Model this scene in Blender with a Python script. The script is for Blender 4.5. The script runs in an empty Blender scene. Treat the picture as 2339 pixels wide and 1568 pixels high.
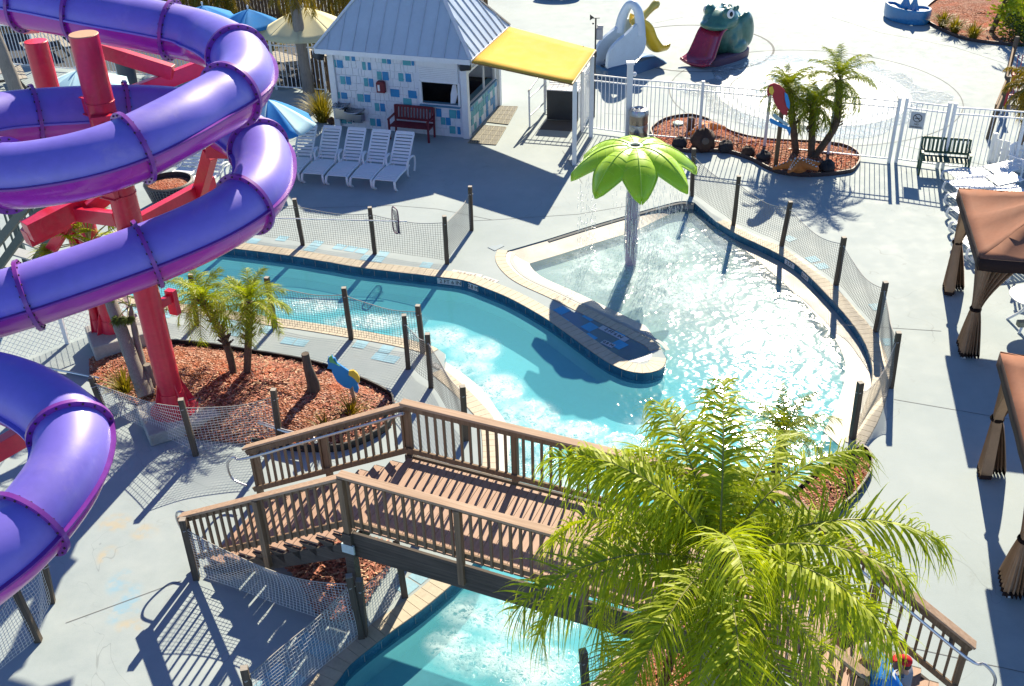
import bpy, math, random
from math import sin, cos, pi, radians, sqrt, atan2, hypot, floor
from mathutils import Vector as V, Matrix
random.seed(11)
RND = random.Random(5)
S = bpy.context.scene
COL = S.collection
# ---------------------------------------------------------------- camera
FOC, PITCH, ROLL, CH = 2390.0, radians(32.43), radians(-1.70), 11.92
FW = V((0, cos(PITCH), -sin(PITCH))); UP0 = V((0, sin(PITCH), cos(PITCH))); RI0 = V((1, 0, 0))
CA = RI0*cos(ROLL) + UP0*sin(ROLL); CB = UP0*cos(ROLL) - RI0*sin(ROLL)
CO = V((0, 0, CH))
def ray(x, y): return CA*(x-1169.5) - CB*(y-784) + FW*FOC
def P(x, y, z=0.0):
    """photo position (2339 x 1568) -> the point of the horizontal plane at height z"""
    d = ray(x, y); return CO + d*((z-CH)/d.z)
def pr(q):
    d = V(q)-CO; z = d.dot(FW); return 1169.5+FOC*d.dot(CA)/z, 784-FOC*d.dot(CB)/z
def hgt(xb, yb, yt):
    b = P(xb, yb); lo, hi = 0.0, CH*.98
    for _ in range(40):
        m = (lo+hi)/2
        if pr(b+V((0, 0, m)))[1] > yt: lo = m
        else: hi = m
    return lo
def onwall(x, y, a, b):
    d = ray(x, y); u = (b-a); u.z = 0; L = u.length; u.normalize(); n = V((-u.y, u.x, 0))
    t = (a-CO).dot(n)/d.dot(n); q = CO+d*t
    return (q-a).dot(u), q.z
def Zc(c, r, x, y):
    s = (3.2486 if c < 3 else 3.253) if r < 3 else 3.2
    return (720*c+x/s)/1.2309, (480*r+y/s)/1.2309
cam = bpy.data.cameras.new('camera'); co = bpy.data.objects.new('camera', cam); COL.objects.link(co)
cam.sensor_width = 36; cam.lens = FOC/2339*36; cam.clip_end = 2000; cam.clip_start = .1
m = Matrix.Identity(4)
for i in range(3): m[i][0] = CA[i]; m[i][1] = CB[i]; m[i][2] = -FW[i]; m[i][3] = CO[i]
co.matrix_world = m; S.camera = co
# ---------------------------------------------------------------- light
SAZ, SEL = radians(17.0), radians(34)
w = bpy.data.worlds.new('World'); S.world = w; w.use_nodes = True
nt = w.node_tree; bg = nt.nodes['Background']; sk = nt.nodes.new('ShaderNodeTexSky')
sk.sky_type = 'NISHITA'; sk.sun_disc = False; sk.sun_elevation = SEL; sk.sun_rotation = SAZ
sk.air_density = .6; sk.dust_density = 0.0; sk.ozone_density = 5.5
nt.links.new(sk.outputs[0], bg.inputs[0]); bg.inputs[1].default_value = .105
sl = bpy.data.lights.new('sun', 'SUN'); so = bpy.data.objects.new('sun', sl); COL.objects.link(so)
sl.energy = 5.0; sl.angle = radians(.5); sl.color = (1, .88, .68)
SD = V((sin(SAZ)*cos(SEL), cos(SAZ)*cos(SEL), sin(SEL)))
so.rotation_euler = SD.to_track_quat('Z', 'Y').to_euler(); so.location = (0, 20, 30)
S.view_settings.view_transform = 'Standard'; S.view_settings.look = 'None'
S.view_settings.exposure = 1.07; S.view_settings.gamma = 1
S.cycles.max_bounces = 8; S.cycles.transparent_max_bounces = 12; S.cycles.caustics_reflective = False; S.cycles.caustics_refractive = False
# ---------------------------------------------------------------- materials
class NT:
    def __init__(s, name):
        s.m = bpy.data.materials.new(name); s.m.use_nodes = True; s.t = s.m.node_tree
        for n in list(s.t.nodes): s.t.nodes.remove(n)
        s.out = s.n('OutputMaterial')
    def n(s, t, **kw):
        n = s.t.nodes.new('ShaderNode'+t)
        for k, v in kw.items(): setattr(n, k, v)
        return n
    def l(s, a, b): s.t.links.new(a, b)
    def set(s, sock, v):
        if hasattr(v, 'links'): s.l(v, sock)
        else: sock.default_value = v
    def math(s, op, a, b=0.0, c=None):
        n = s.n('Math', operation=op); s.set(n.inputs[0], a); s.set(n.inputs[1], b)
        if c is not None: s.set(n.inputs[2], c)
        return n.outputs[0]
    def vm(s, op, a, b=(0, 0, 0)):
        n = s.n('VectorMath', operation=op); s.set(n.inputs[0], a); s.set(n.inputs[1], b)
        return n.outputs['Value'] if op in ('LENGTH', 'DOT_PRODUCT', 'DISTANCE') else n.outputs[0]
    def noise(s, vec, scale, detail=4, rough=.55, dist=0.0):
        n = s.n('TexNoise'); s.l(vec, n.inputs['Vector']); n.inputs['Scale'].default_value = scale
        n.inputs['Detail'].default_value = detail; n.inputs['Roughness'].default_value = rough; n.inputs['Distortion'].default_value = dist
        return n.outputs['Fac']
    def ramp(s, f, stops, mode='LINEAR'):
        n = s.n('ValToRGB'); e = n.color_ramp.elements; n.color_ramp.interpolation = mode
        while len(e) < len(stops): e.new(.5)
        for el, (p, c) in zip(e, stops): el.position = p; el.color = (c, c, c, 1) if isinstance(c, (int, float)) else (*c, 1)
        s.l(f, n.inputs[0]); return n.outputs[0]
    def mix(s, f, a, b, blend='MIX'):
        n = s.n('Mix', data_type='RGBA', blend_type=blend); s.set(n.inputs[0], f)
        for k, v in ((6, a), (7, b)):
            if isinstance(v, tuple): v = (*v[:3], 1)
            s.set(n.inputs[k], v)
        return n.outputs[2]
    def mr(s, v, a, b, c=0.0, d=1.0, smooth=True):
        n = s.n('MapRange', interpolation_type='SMOOTHSTEP' if smooth else 'LINEAR')
        s.l(v, n.inputs[0])
        for k, x in zip((1, 2, 3, 4), (a, b, c, d)): s.set(n.inputs[k], x)
        return n.outputs[0]
    def bump(s, h, strength, dist=.02):
        n = s.n('Bump'); s.l(h, n.inputs['Height']); s.set(n.inputs['Strength'], strength); n.inputs['Distance'].default_value = dist
        return n.outputs[0]
    def bsdf(s, color, rough=.5, spec=.5, metal=0, coat=0, normal=None, trans=0):
        b = s.n('BsdfPrincipled')
        if isinstance(color, tuple): color = (*color[:3], 1)
        s.set(b.inputs['Base Color'], color); s.set(b.inputs['Roughness'], rough); s.set(b.inputs['Metallic'], metal)
        b.inputs['Specular IOR Level'].default_value = spec; b.inputs['Coat Weight'].default_value = coat; b.inputs['Coat Roughness'].default_value = .08
        if normal: s.l(normal, b.inputs['Normal'])
        s.l(b.outputs[0], s.out.inputs[0]); return b
    def pos(s): return s.n('NewGeometry').outputs['Position']
    def obj(s): return s.n('TexCoord').outputs['Object']
def mat(name, c, rough=.5, spec=.5, metal=0, coat=0, var=.12, vs=2.5, bump=0.0, bs=30, speck=0, dirt=None, dirt_amt=.35):
    k = NT(name); o = k.obj()
    n1 = k.noise(o, vs, 5); n2 = k.noise(o, vs*9, 3)
    f = k.math('ADD', k.math('MULTIPLY', n1, .65), k.math('MULTIPLY', n2, .35))
    lo = tuple(x*(1-var*1.6) for x in c); hi = tuple(min(1, x*(1+var*1.3)) for x in c)
    col = k.ramp(f, [(.28, lo), (.5, c), (.72, hi)])
    if dirt:
        d = k.mr(k.noise(o, vs*1.7, 6, .65, .6), .55, .75, 0, dirt_amt)
        col = k.mix(d, col, dirt)
    nm = None
    if bump: nm = k.bump(k.noise(o, bs, 4, .6), bump, .01)
    r = k.ramp(n1, [(.3, max(0, rough-.07)), (.7, min(1, rough+.07))])
    k.bsdf(col, r, spec, metal, coat, nm); return k.m
def wood(name, c1, c2, ang=0.0, vert=False, rough=.75, scale=1.0, spec=.3):
    k = NT(name); mp = k.n('Mapping'); k.l(k.obj(), mp.inputs[0])
    mp.vector_type = 'TEXTURE' ; mp.inputs['Rotation'].default_value = (0, 0, ang)
    mp.inputs['Scale'].default_value = (.05, .05, 1.2) if vert else (1.2, .05, .05)
    n = k.noise(mp.outputs[0], 1.6*scale, 6, .6, .4); n2 = k.noise(k.obj(), 1.1, 4)
    f = k.math('ADD', k.math('MULTIPLY', n, .7), k.math('MULTIPLY', n2, .35))
    col = k.ramp(f, [(.32, c1), (.55, tuple((a+b)/2 for a, b in zip(c1, c2))), (.75, c2)])
    k.bsdf(col, rough, spec, normal=k.bump(n, .35, .01)); return k.m
M = {}
# ---------------------------------------------------------------- mesh builder
WL = {}
def wloc(o):
    return WL.get(o.name, V((0, 0, 0))) if o else V((0, 0, 0))
class MB:
    def __init__(s): s.v = []; s.f = []; s.mi = []; s.cur = 0
    def add(s, vs, fs):
        n = len(s.v); s.v += [tuple(v) for v in vs]; s.f += [tuple(i+n for i in f) for f in fs]; s.mi += [s.cur]*len(fs); return s
    def box(s, c, d, R=None):
        c = V(c); h = [x/2 for x in d]; vs = []
        for i in range(8):
            q = V(((h[0] if i & 1 else -h[0]), (h[1] if i & 2 else -h[1]), (h[2] if i & 4 else -h[2])))
            vs.append(c+(R @ q if R else q))
        return s.add(vs, [(0, 2, 3, 1), (4, 5, 7, 6), (0, 1, 5, 4), (2, 6, 7, 3), (0, 4, 6, 2), (1, 3, 7, 5)])
    def bar(s, a, b, w, h, up=(0, 0, 1)):
        a, b = V(a), V(b); y = (b-a); L = y.length
        if L < 1e-6: return s
        y /= L; x = y.cross(V(up))
        if x.length < 1e-4: x = y.cross(V((0, 1, 0)))
        x.normalize(); z = x.cross(y)
        R = Matrix((x, y, z)).transposed()
        return s.box((a+b)/2, (w, L, h), R)
    def tube(s, pts, r, n=8, cap=True, closed=False, ell=None):
        pts = [V(p) for p in pts]; N = len(pts)
        if N < 2: return s
        rs = r if isinstance(r, (list, tuple)) else [r]*N
        T = []
        for i in range(N):
            a = pts[(i-1) % N] if closed or i else pts[0]; b = pts[(i+1) % N] if closed or i < N-1 else pts[-1]
            T.append((b-a).normalized())
        x = T[0].cross(V((0, 0, 1)))
        if x.length < 1e-3: x = T[0].cross(V((0, 1, 0)))
        x.normalize(); vs = []
        for i in range(N):
            x = x-T[i]*x.dot(T[i])
            if x.length < 1e-6: x = T[i].orthogonal()
            x.normalize(); y = T[i].cross(x)
            for k in range(n):
                t = 2*pi*k/n; vs.append(pts[i]+(x*cos(t)+y*sin(t))*rs[i])
        fs = []
        for i in range(N if closed else N-1):
            j = (i+1) % N
            for k in range(n): fs.append((i*n+k, i*n+(k+1) % n, j*n+(k+1) % n, j*n+k))
        if cap and not closed: fs += [tuple(range(n))[::-1], tuple((N-1)*n+k for k in range(n))]
        return s.add(vs, fs)
    def lathe(s, c, prof, n=20, cap=True):
        c = V(c); vs = []; fs = []
        for r, z in prof:
            for k in range(n): vs.append(c+V((r*cos(2*pi*k/n), r*sin(2*pi*k/n), z)))
        for i in range(len(prof)-1):
            for k in range(n): fs.append((i*n+k, i*n+(k+1) % n, (i+1)*n+(k+1) % n, (i+1)*n+k))
        if cap: fs += [tuple(range(n))[::-1], tuple((len(prof)-1)*n+k for k in range(n))]
        return s.add(vs, fs)
    def ball(s, c, rx, ry, rz, n=12, m=8, R=None):
        c = V(c); vs = []; fs = []
        for j in range(m+1):
            a = pi*j/m
            for k in range(n):
                t = 2*pi*k/n; q = V((rx*sin(a)*cos(t), ry*sin(a)*sin(t), rz*cos(a))); vs.append(c+(R @ q if R else q))
        for j in range(m):
            for k in range(n): fs.append((j*n+k, (j+1)*n+k, (j+1)*n+(k+1) % n, j*n+(k+1) % n))
        return s.add(vs, fs)
    def prism(s, poly, z0, z1):
        n = len(poly); ar = sum(poly[i][0]*poly[(i+1) % n][1]-poly[(i+1) % n][0]*poly[i][1] for i in range(n))
        if ar < 0: poly = poly[::-1]
        vs = [(p[0], p[1], z0) for p in poly]+[(p[0], p[1], z1) for p in poly]
        fs = [tuple(range(n))[::-1], tuple(range(n, 2*n))]+[(i, (i+1) % n, n+(i+1) % n, n+i) for i in range(n)]
        return s.add(vs, fs)
    def plate(s, poly, o, ux, uy, th):
        """outline in a plane (origin o, axes ux uy) given a thickness"""
        o, ux, uy = V(o), V(ux).normalized(), V(uy).normalized(); nz = ux.cross(uy).normalized()*th; n = len(poly)
        vs = [o+ux*a+uy*b-nz/2 for a, b in poly]+[o+ux*a+uy*b+nz/2 for a, b in poly]
        fs = [tuple(range(n))[::-1], tuple(range(n, 2*n))]+[(i, (i+1) % n, n+(i+1) % n, n+i) for i in range(n)]
        return s.add(vs, fs)
    def strip(s, A, B):
        n = len(A); return s.add(list(A)+list(B), [(i, i+1, n+i+1, n+i) for i in range(n-1)])
    def grid(s, rows):
        n = len(rows[0]); vs = [p for r in rows for p in r]
        return s.add(vs, [(j*n+i, j*n+i+1, (j+1)*n+i+1, (j+1)*n+i) for j in range(len(rows)-1) for i in range(n-1)])
    def build(s, name, mats, parent=None, smooth=False, local=False, bevel=0, solid=0, sub=0, angle=40):
        if not isinstance(mats, (list, tuple)): mats = [mats]
        me = bpy.data.meshes.new(name); o = V((0, 0, 0)) if local else wloc(parent)
        me.from_pydata([(v[0]-o.x, v[1]-o.y, v[2]-o.z) for v in s.v], [], s.f)
        for m_ in mats: me.materials.append(M[m_] if isinstance(m_, str) else m_)
        if len(mats) > 1: me.polygons.foreach_set('material_index', s.mi)
        me.update()
        import bmesh
        bm = bmesh.new(); bm.from_mesh(me); bmesh.ops.recalc_face_normals(bm, faces=bm.faces)
        zz = [v.co.z for v in bm.verts]
        if zz and max(zz)-min(zz) < .3 and sum(f.normal.z*f.calc_area() for f in bm.faces) < -.2*sum(f.calc_area() for f in bm.faces): bmesh.ops.reverse_faces(bm, faces=bm.faces)
        bm.to_mesh(me); bm.free()
        if smooth:
            me.polygons.foreach_set('use_smooth', [True]*len(me.polygons)); me.set_sharp_from_angle(angle=radians(angle))
        ob = bpy.data.objects.new(name, me); COL.objects.link(ob)
        if solid:
            q = ob.modifiers.new('solid', 'SOLIDIFY'); q.thickness = solid; q.offset = 0
        if bevel:
            q = ob.modifiers.new('bevel', 'BEVEL'); q.width = bevel; q.segments = 2; q.limit_method = 'ANGLE'; q.angle_limit = radians(35)
        if sub:
            q = ob.modifiers.new('sub', 'SUBSURF'); q.levels = sub; q.render_levels = sub
        if parent: ob.parent = parent; WL[ob.name] = o
        return ob
def tag(o, label=None, cat=None, group=None, kind=None):
    if label: o['label'] = label
    if cat: o['category'] = cat
    if group: o['group'] = group
    if kind: o['kind'] = kind
    return o
def empty(name, loc, label, cat, group=None):
    o = bpy.data.objects.new(name, None); COL.objects.link(o); o.location = loc; o.empty_display_size = .2
    WL[o.name] = V(loc); return tag(o, label, cat, group)
def struct(mb, name, mats, **kw): return tag(mb.build(name, mats, **kw), kind='structure')
def dup(root, loc, rz=None, label=None, scale=None):
    r = root.copy(); COL.objects.link(r); r.location = loc
    if rz is not None: r.rotation_euler = (0, 0, rz)
    if scale: r.scale = (scale,)*3
    if label: r['label'] = label
    for ch in list(root.children):
        c = ch.copy(); COL.objects.link(c); c.parent = r
        for g in list(ch.children):
            d = g.copy(); COL.objects.link(d); d.parent = c
    return r
def catmull(pts, n=8, closed=False):
    pts = [V(p) for p in pts]; out = []; N = len(pts)
    for i in range(N if closed else N-1):
        g = lambda k: pts[k % N] if closed else pts[max(0, min(N-1, k))]
        a, b, c, d = g(i-1), g(i), g(i+1), g(i+2)
        for k in range(n):
            t = k/n; out.append(.5*((2*b)+(c-a)*t+(2*a-5*b+4*c-d)*t*t+(3*b-a-3*c+d)*t**3))
    if not closed: out.append(pts[-1])
    return out
def resample(pts, step):
    L = [0]
    for a, b in zip(pts, pts[1:]): L.append(L[-1]+(b-a).length)
    n = max(2, int(L[-1]/step)); out = []; j = 0
    for i in range(n+1):
        t = L[-1]*i/n
        while j < len(L)-2 and L[j+1] < t: j += 1
        f = (t-L[j])/max(1e-9, L[j+1]-L[j]); out.append(pts[j].lerp(pts[j+1], f))
    return out
def offset(pts, d, closed=False):
    """offset a flat polyline to its left by d"""
    out = []; N = len(pts)
    for i in range(N):
        a = pts[(i-1) % N] if closed or i else pts[0]; b = pts[(i+1) % N] if closed or i < N-1 else pts[-1]
        t = (b-a); t.z = 0; t.normalize(); out.append(pts[i]+V((-t.y, t.x, 0))*d)
    return out
def px(l, z=0.0): return [P(x, y, z) for x, y in l]
def fill2d(loops, z, name, mats, **kw):
    cu = bpy.data.curves.new(name+'_c', 'CURVE'); cu.dimensions = '2D'; cu.fill_mode = 'BOTH'
    for lp in loops:
        sp = cu.splines.new('POLY'); sp.points.add(len(lp)-1); sp.use_cyclic_u = True
        for q, p in zip(sp.points, lp): q.co = (p[0], p[1], 0, 1)
    ob = bpy.data.objects.new(name+'_c', cu); COL.objects.link(ob)
    dg = bpy.context.evaluated_depsgraph_get(); dg.update()
    me = bpy.data.meshes.new_from_object(ob.evaluated_get(dg)); bpy.data.objects.remove(ob); bpy.data.curves.remove(cu)
    mb = MB(); mb.add([(v.co.x, v.co.y, z) for v in me.vertices], [tuple(p.vertices) for p in me.polygons]); bpy.data.meshes.remove(me)
    return mb
def text(txt, size, o, ux, uy, name, m_, parent=None, depth=.002, align='CENTER'):
    cu = bpy.data.curves.new(name+'_t', 'FONT'); cu.body = txt; cu.size = size; cu.align_x = align; cu.align_y = 'CENTER'; cu.extrude = depth; cu.resolution_u = 3
    ob = bpy.data.objects.new(name+'_t', cu); COL.objects.link(ob)
    dg = bpy.context.evaluated_depsgraph_get(); dg.update()
    me = bpy.data.meshes.new_from_object(ob.evaluated_get(dg)); bpy.data.objects.remove(ob); bpy.data.curves.remove(cu)
    ux, uy = V(ux).normalized(), V(uy).normalized(); nz = ux.cross(uy)
    mb = MB(); mb.add([V(o)+ux*v.co.x+uy*v.co.y+nz*v.co.z for v in me.vertices], [tuple(p.vertices) for p in me.polygons]); bpy.data.meshes.remove(me)
    return mb.build(name, m_, parent)
def remesh(parts, name, m_, voxel, parent=None, smooth_it=3):
    """several solids fused into one continuous skin"""
    mb = MB()
    for f in parts: f(mb)
    ob = mb.build(name+'_r', m_)
    q = ob.modifiers.new('r', 'REMESH'); q.mode = 'VOXEL'; q.voxel_size = voxel
    q = ob.modifiers.new('s', 'SMOOTH'); q.factor = .5; q.iterations = smooth_it
    dg = bpy.context.evaluated_depsgraph_get(); dg.update()
    me = bpy.data.meshes.new_from_object(ob.evaluated_get(dg)); old = ob.data; bpy.data.objects.remove(ob); bpy.data.meshes.remove(old)
    o = wloc(parent)
    for v in me.vertices: v.co -= o
    me.name = name; me.materials.clear(); me.materials.append(M[m_]); me.polygons.foreach_set('use_smooth', [True]*len(me.polygons))
    ob = bpy.data.objects.new(name, me); COL.objects.link(ob)
    if parent: ob.parent = parent
    return ob
# ---------------------------------------------------------------- palette
M['white_paint'] = mat('white_paint', (.74, .76, .77), .42, var=.05, dirt=(.5, .5, .46), dirt_amt=.2)
M['white_plastic'] = mat('white_plastic', (.78, .8, .82), .35, var=.04, dirt=(.55, .55, .5), dirt_amt=.15)
M['white_wall'] = mat('white_wall', (.70, .73, .76), .6, var=.06, vs=5, bump=.15, dirt=(.5, .52, .52), dirt_amt=.2)
M['red_steel'] = mat('red_steel', (.60, .014, .05), .38, coat=.25, var=.14, vs=1.6, bump=.1, bs=60, dirt=(.62, .13, .12), dirt_amt=.4)
M['slide_top'] = mat('slide_top', (.18, .135, .60), .46, spec=.8, coat=.08, var=.1, vs=.8, bump=.12, bs=5, dirt=(.36, .27, .58), dirt_amt=.45)  # blue sky reflection on the upper shells is put into this base colour
M['slide_low'] = mat('slide_low', (.38, .02, .36), .3, coat=.5, var=.12, vs=.8)  # same tube; warm ground bounce underneath is put into this magenta
M['slide_rim'] = mat('slide_rim', (.20, .03, .30), .4, coat=.3, var=.15)
M['bolt'] = mat('bolt', (.06, .03, .03), .5)
M['concrete_block'] = mat('concrete_block', (.36, .36, .34), .85, var=.2, bump=.4, bs=20)
M['dark_steel'] = mat('dark_steel', (.03, .035, .04), .45, var=.2)
M['black_plastic'] = mat('black_plastic', (.015, .016, .018), .5)
M['black_edging'] = mat('black_edging', (.012, .012, .013), .55)
M['brown_edging'] = mat('brown_edging', (.05, .03, .03), .6)
M['steel'] = mat('steel', (.36, .38, .41), .3, metal=1, var=.08)
M['pipe'] = mat('pipe', (.5, .5, .53), .35, metal=1, var=.1)
M['rope'] = mat('rope', (.42, .40, .36), .9)
M['net_cord'] = mat('net_cord', (.20, .20, .19), .9, var=.1)
M['net_cord_white'] = mat('net_cord_white', (.6, .6, .58), .9, var=.1)
M['yellow_canvas'] = mat('yellow_canvas', (.72, .44, .06), .8, spec=.2, var=.06)
M['blue_canvas'] = mat('blue_canvas', (.03, .22, .55), .85, spec=.2, var=.08)
M['pale_canvas'] = mat('pale_canvas', (.45, .68, .75), .85, spec=.2, var=.06)
M['cream_canvas'] = mat('cream_canvas', (.62, .58, .36), .85, spec=.2, var=.06)
M['brown_canvas'] = mat('brown_canvas', (.27, .12, .072), .85, spec=.2, var=.12, vs=1.5)
M['brown_trim'] = mat('brown_trim', (.035, .02, .018), .8, spec=.2)
M['curtain'] = mat('curtain', (.38, .24, .15), .85, spec=.2, var=.12, vs=4)
M['lime'] = mat('lime', (.42, .68, .006), .42, coat=.25, var=.08, vs=4, bump=.1, bs=12)
M['lime_rib'] = mat('lime_rib', (.50, .72, .08), .5)
M['lilac'] = mat('lilac', (.42, .36, .46), .5, var=.15, vs=6)
M['maroon'] = mat('maroon', (.16, .012, .022), .5, var=.12)
M['red_chair'] = mat('red_chair', (.45, .03, .05), .5)
M['green_slat'] = mat('green_slat', (.03, .085, .05), .5, var=.15)
M['frog_green'] = mat('frog_green', (.05, .17, .13), .33, coat=.4, var=.18, vs=3)
M['frog_tongue'] = mat('frog_tongue', (.28, .015, .06), .22, coat=.6, var=.06)
M['purple_base'] = mat('purple_base', (.10, .05, .09), .5, var=.15)
M['play_blue'] = mat('play_blue', (.02, .19, .42), .32, coat=.4, var=.1)
M['play_navy'] = mat('play_navy', (.03, .10, .20), .35, coat=.4, var=.1)
M['pelican_white'] = mat('pelican_white', (.55, .66, .76), .38, coat=.3, var=.06)
M['play_yellow'] = mat('play_yellow', (.72, .48, .02), .32, coat=.4, var=.06)
M['eye_white'] = mat('eye_white', (.8, .82, .8), .4, var=.02)
M['orange_star'] = mat('orange_star', (.55, .17, .03), .7, var=.15, vs=8, bump=.3)
M['rock_dark'] = mat('rock_dark', (.03, .026, .028), .85, var=.4, vs=6, bump=.8, bs=12)
M['rock_brown'] = mat('rock_brown', (.065, .032, .02), .85, var=.4, vs=6, bump=.8, bs=12)
M['black_glass'] = mat('black_glass', (.01, .014, .016), .08, var=.1)
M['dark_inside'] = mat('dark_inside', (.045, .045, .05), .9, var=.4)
M['counter_blue'] = mat('counter_blue', (.06, .20, .32), .4)
M['tile_blue'] = mat('tile_blue', (.02, .23, .48), .5, var=.12, vs=3)
M['tile_teal'] = mat('tile_teal', (.08, .37, .42), .5, var=.12, vs=3)
M['sign_white'] = mat('sign_white', (.72, .74, .74), .5, var=.03)
M['ink'] = mat('ink', (.012, .013, .015), .6)
M['parrot_blue'] = mat('parrot_blue', (.015, .25, .62), .5, var=.05)
M['parrot_red'] = mat('parrot_red', (.38, .02, .03), .5, var=.06)
M['parrot_yellow'] = mat('parrot_yellow', (.72, .5, .05), .5, var=.05)
M['parrot_green'] = mat('parrot_green', (.1, .4, .16), .5, var=.05)
M['grey_wood'] = wood('grey_wood', (.06, .05, .042), (.16, .135, .11), vert=True)
M['post_wood'] = wood('post_wood', (.05, .038, .03), (.15, .12, .09), vert=True)
M['post_top'] = wood('post_top', (.28, .25, .21), (.45, .42, .36))
M['fence_brown'] = wood('fence_brown', (.10, .06, .03), (.24, .15, .08), vert=True)
M['trunk_grey'] = wood('trunk_grey', (.16, .14, .12), (.34, .31, .27), vert=True, scale=2)
M['trunk_brown'] = mat('trunk_brown', (.11, .075, .045), .95, var=.45, vs=9, bump=.9, bs=22)
M['skin'] = mat('skin', (.42, .22, .14), .55, var=.05)
M['hair'] = mat('hair', (.02, .015, .012), .6)
M['shirt_blue'] = mat('shirt_blue', (.01, .17, .55), .85, spec=.2, var=.08)
M['shirt_dark'] = mat('shirt_dark', (.03, .032, .04), .85, spec=.2)
M['shorts_grey'] = mat('shorts_grey', (.22, .24, .28), .85, spec=.2)
M['cap_red'] = mat('cap_red', (.55, .015, .025), .75, spec=.2, var=.06)
def leafmat(name, c, tr=.45, rough=.5):
    k = NT(name); n = k.noise(k.obj(), 3.0, 3); n2 = k.noise(k.obj(), 23.0, 2)
    f = k.math('ADD', k.math('MULTIPLY', n, .5), k.math('MULTIPLY', n2, .5))
    col = k.ramp(f, [(.3, tuple(x*.55 for x in c)), (.5, c), (.7, (c[0]*1.5, c[1]*1.25, c[2]*1.1))])
    b = k.bsdf(col, rough, .3); t = k.n('BsdfTranslucent'); g = k.mix(1.0, col, (1.0, 1.0, .35), 'MULTIPLY'); k.l(g, t.inputs[0])
    mx = k.n('MixShader'); mx.inputs[0].default_value = tr; k.l(b.outputs[0], mx.inputs[1]); k.l(t.outputs[0], mx.inputs[2]); k.l(mx.outputs[0], k.out.inputs[0]); return k.m
M['frond_green'] = leafmat('frond_green', (.27, .33, .015), .42)
M['frond_lime'] = leafmat('frond_lime', (.37, .45, .018), .42)
M['frond_dark'] = leafmat('frond_dark', (.07, .11, .02))
M['frond_gold'] = leafmat('frond_gold', (.26, .19, .015))
M['grass_yellow'] = leafmat('grass_yellow', (.24, .20, .02))
M['stalk'] = mat('stalk', (.22, .22, .06), .5)
def mulchmat():
    k = NT('mulch'); p = k.pos(); n = k.noise(p, 5, 6, .7); v = k.n('TexVoronoi'); v.inputs['Scale'].default_value = 26; k.l(p, v.inputs['Vector'])
    sep = k.n('SeparateColor'); k.l(v.outputs['Color'], sep.inputs[0])
    c = k.ramp(sep.outputs[0], [(.0, (.10, .03, .02)), (.35, (.27, .105, .055)), (.7, (.40, .18, .12)), (1, (.48, .32, .24))])
    c = k.mix(k.mr(k.noise(p, .9, 4), .45, .7, 0, .75), c, (.48, .12, .055)); c = k.mix(k.mr(k.noise(p, .6, 4), .55, .75, 0, .6), c, (.34, .25, .19))
    k.bsdf(c, .95, .15, normal=k.bump(k.math('ADD', v.outputs['Distance'], n), 1.0, .04)); return k.m
M['mulch'] = mulchmat()
M['chip_red'] = mat('chip_red', (.44, .17, .11), .9, var=.4, vs=14)
M['chip_tan'] = mat('chip_tan', (.56, .36, .23), .9, var=.4, vs=14)
M['chip_dark'] = mat('chip_dark', (.14, .05, .03), .9, var=.4, vs=14)
# ================================================================ ground, pool, water
S1 = [(250, 538), (455, 560), (585, 575), (670, 586.6), (760, 601.6), (835, 614), (995, 633), (1060, 642), (1110, 660), (1165, 683), (1235, 722), (1285, 756), (1345, 800), (1390, 830), (1430, 848), (1470, 854), (1500, 849), (1517, 838), (1522, 820)]
S2 = [(1510, 798), (1495, 782), (1440, 754), (1365, 717), (1275, 673), (1202, 640), (1170, 616), (1155, 592), (1160, 573)]
S3 = [(1250, 547), (1340, 519), (1430, 493), (1500, 473), (1555, 460), (1586, 463)]
S4 = [(1637, 508), (1685, 537), (1755, 570), (1817, 605), (1875, 660), (1930, 720), (1967, 770), (1985, 810), (1993, 850), (1987, 890), (1965, 950), (1930, 1010)]
S5 = [(1890, 1050), (1830, 1110), (1750, 1180), (1660, 1260), (1570, 1345), (1480, 1430), (1400, 1505), (1345, 1568), (1290, 1640), (1230, 1760)]
S6 = [(560, 1760), (640, 1690), (762, 1568), (803, 1517), (895, 1444), (966, 1393), (1049, 1323)]
S7 = [(1110, 1255), (1128, 1190), (1135, 1110), (1140, 1040), (1130, 963), (1097, 920), (1055, 878), (1012, 843)]
S8 = [(1018, 810), (985, 790), (918, 773), (860, 762), (792, 751), (712, 738), (632, 727), (585, 719), (455, 700), (250, 668)]
def sm(l, n=5): return catmull(px(l), n)
c1, c2, c3, c4, c5, c6, c7, c8 = [sm(s) for s in (S1, S2, S3, S4, S5, S6, S7, S8)]
HOLE = c1+c2+c3+c4+c5+c6+c7+c8
WZ = -.18
k = NT('deck'); p = k.pos()
n1 = k.noise(p, .35, 5, .6); n2 = k.noise(p, 2.2, 6, .65); n3 = k.noise(p, 55, 3)
f = k.math('ADD', k.math('ADD', k.math('MULTIPLY', n1, .5), k.math('MULTIPLY', n2, .35)), k.math('MULTIPLY', n3, .15))
c = k.ramp(f, [(.33, (.275, .335, .35)), (.5, (.34, .40, .41)), (.66, (.40, .455, .455))])
st = k.mr(k.noise(p, 1.1, 7, .72, .8), .6, .78, 0, .6); c = k.mix(st, c, (.235, .25, .24))
cr = k.mr(k.math('ABSOLUTE', k.math('SUBTRACT', k.noise(p, .55, 3, .5, .9), .5)), 0.0, .003, .38, 0.0, False); c = k.mix(k.math('MULTIPLY', cr, k.mr(k.noise(p, .25, 2), .5, .6)), c, (.12, .13, .13))
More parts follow.
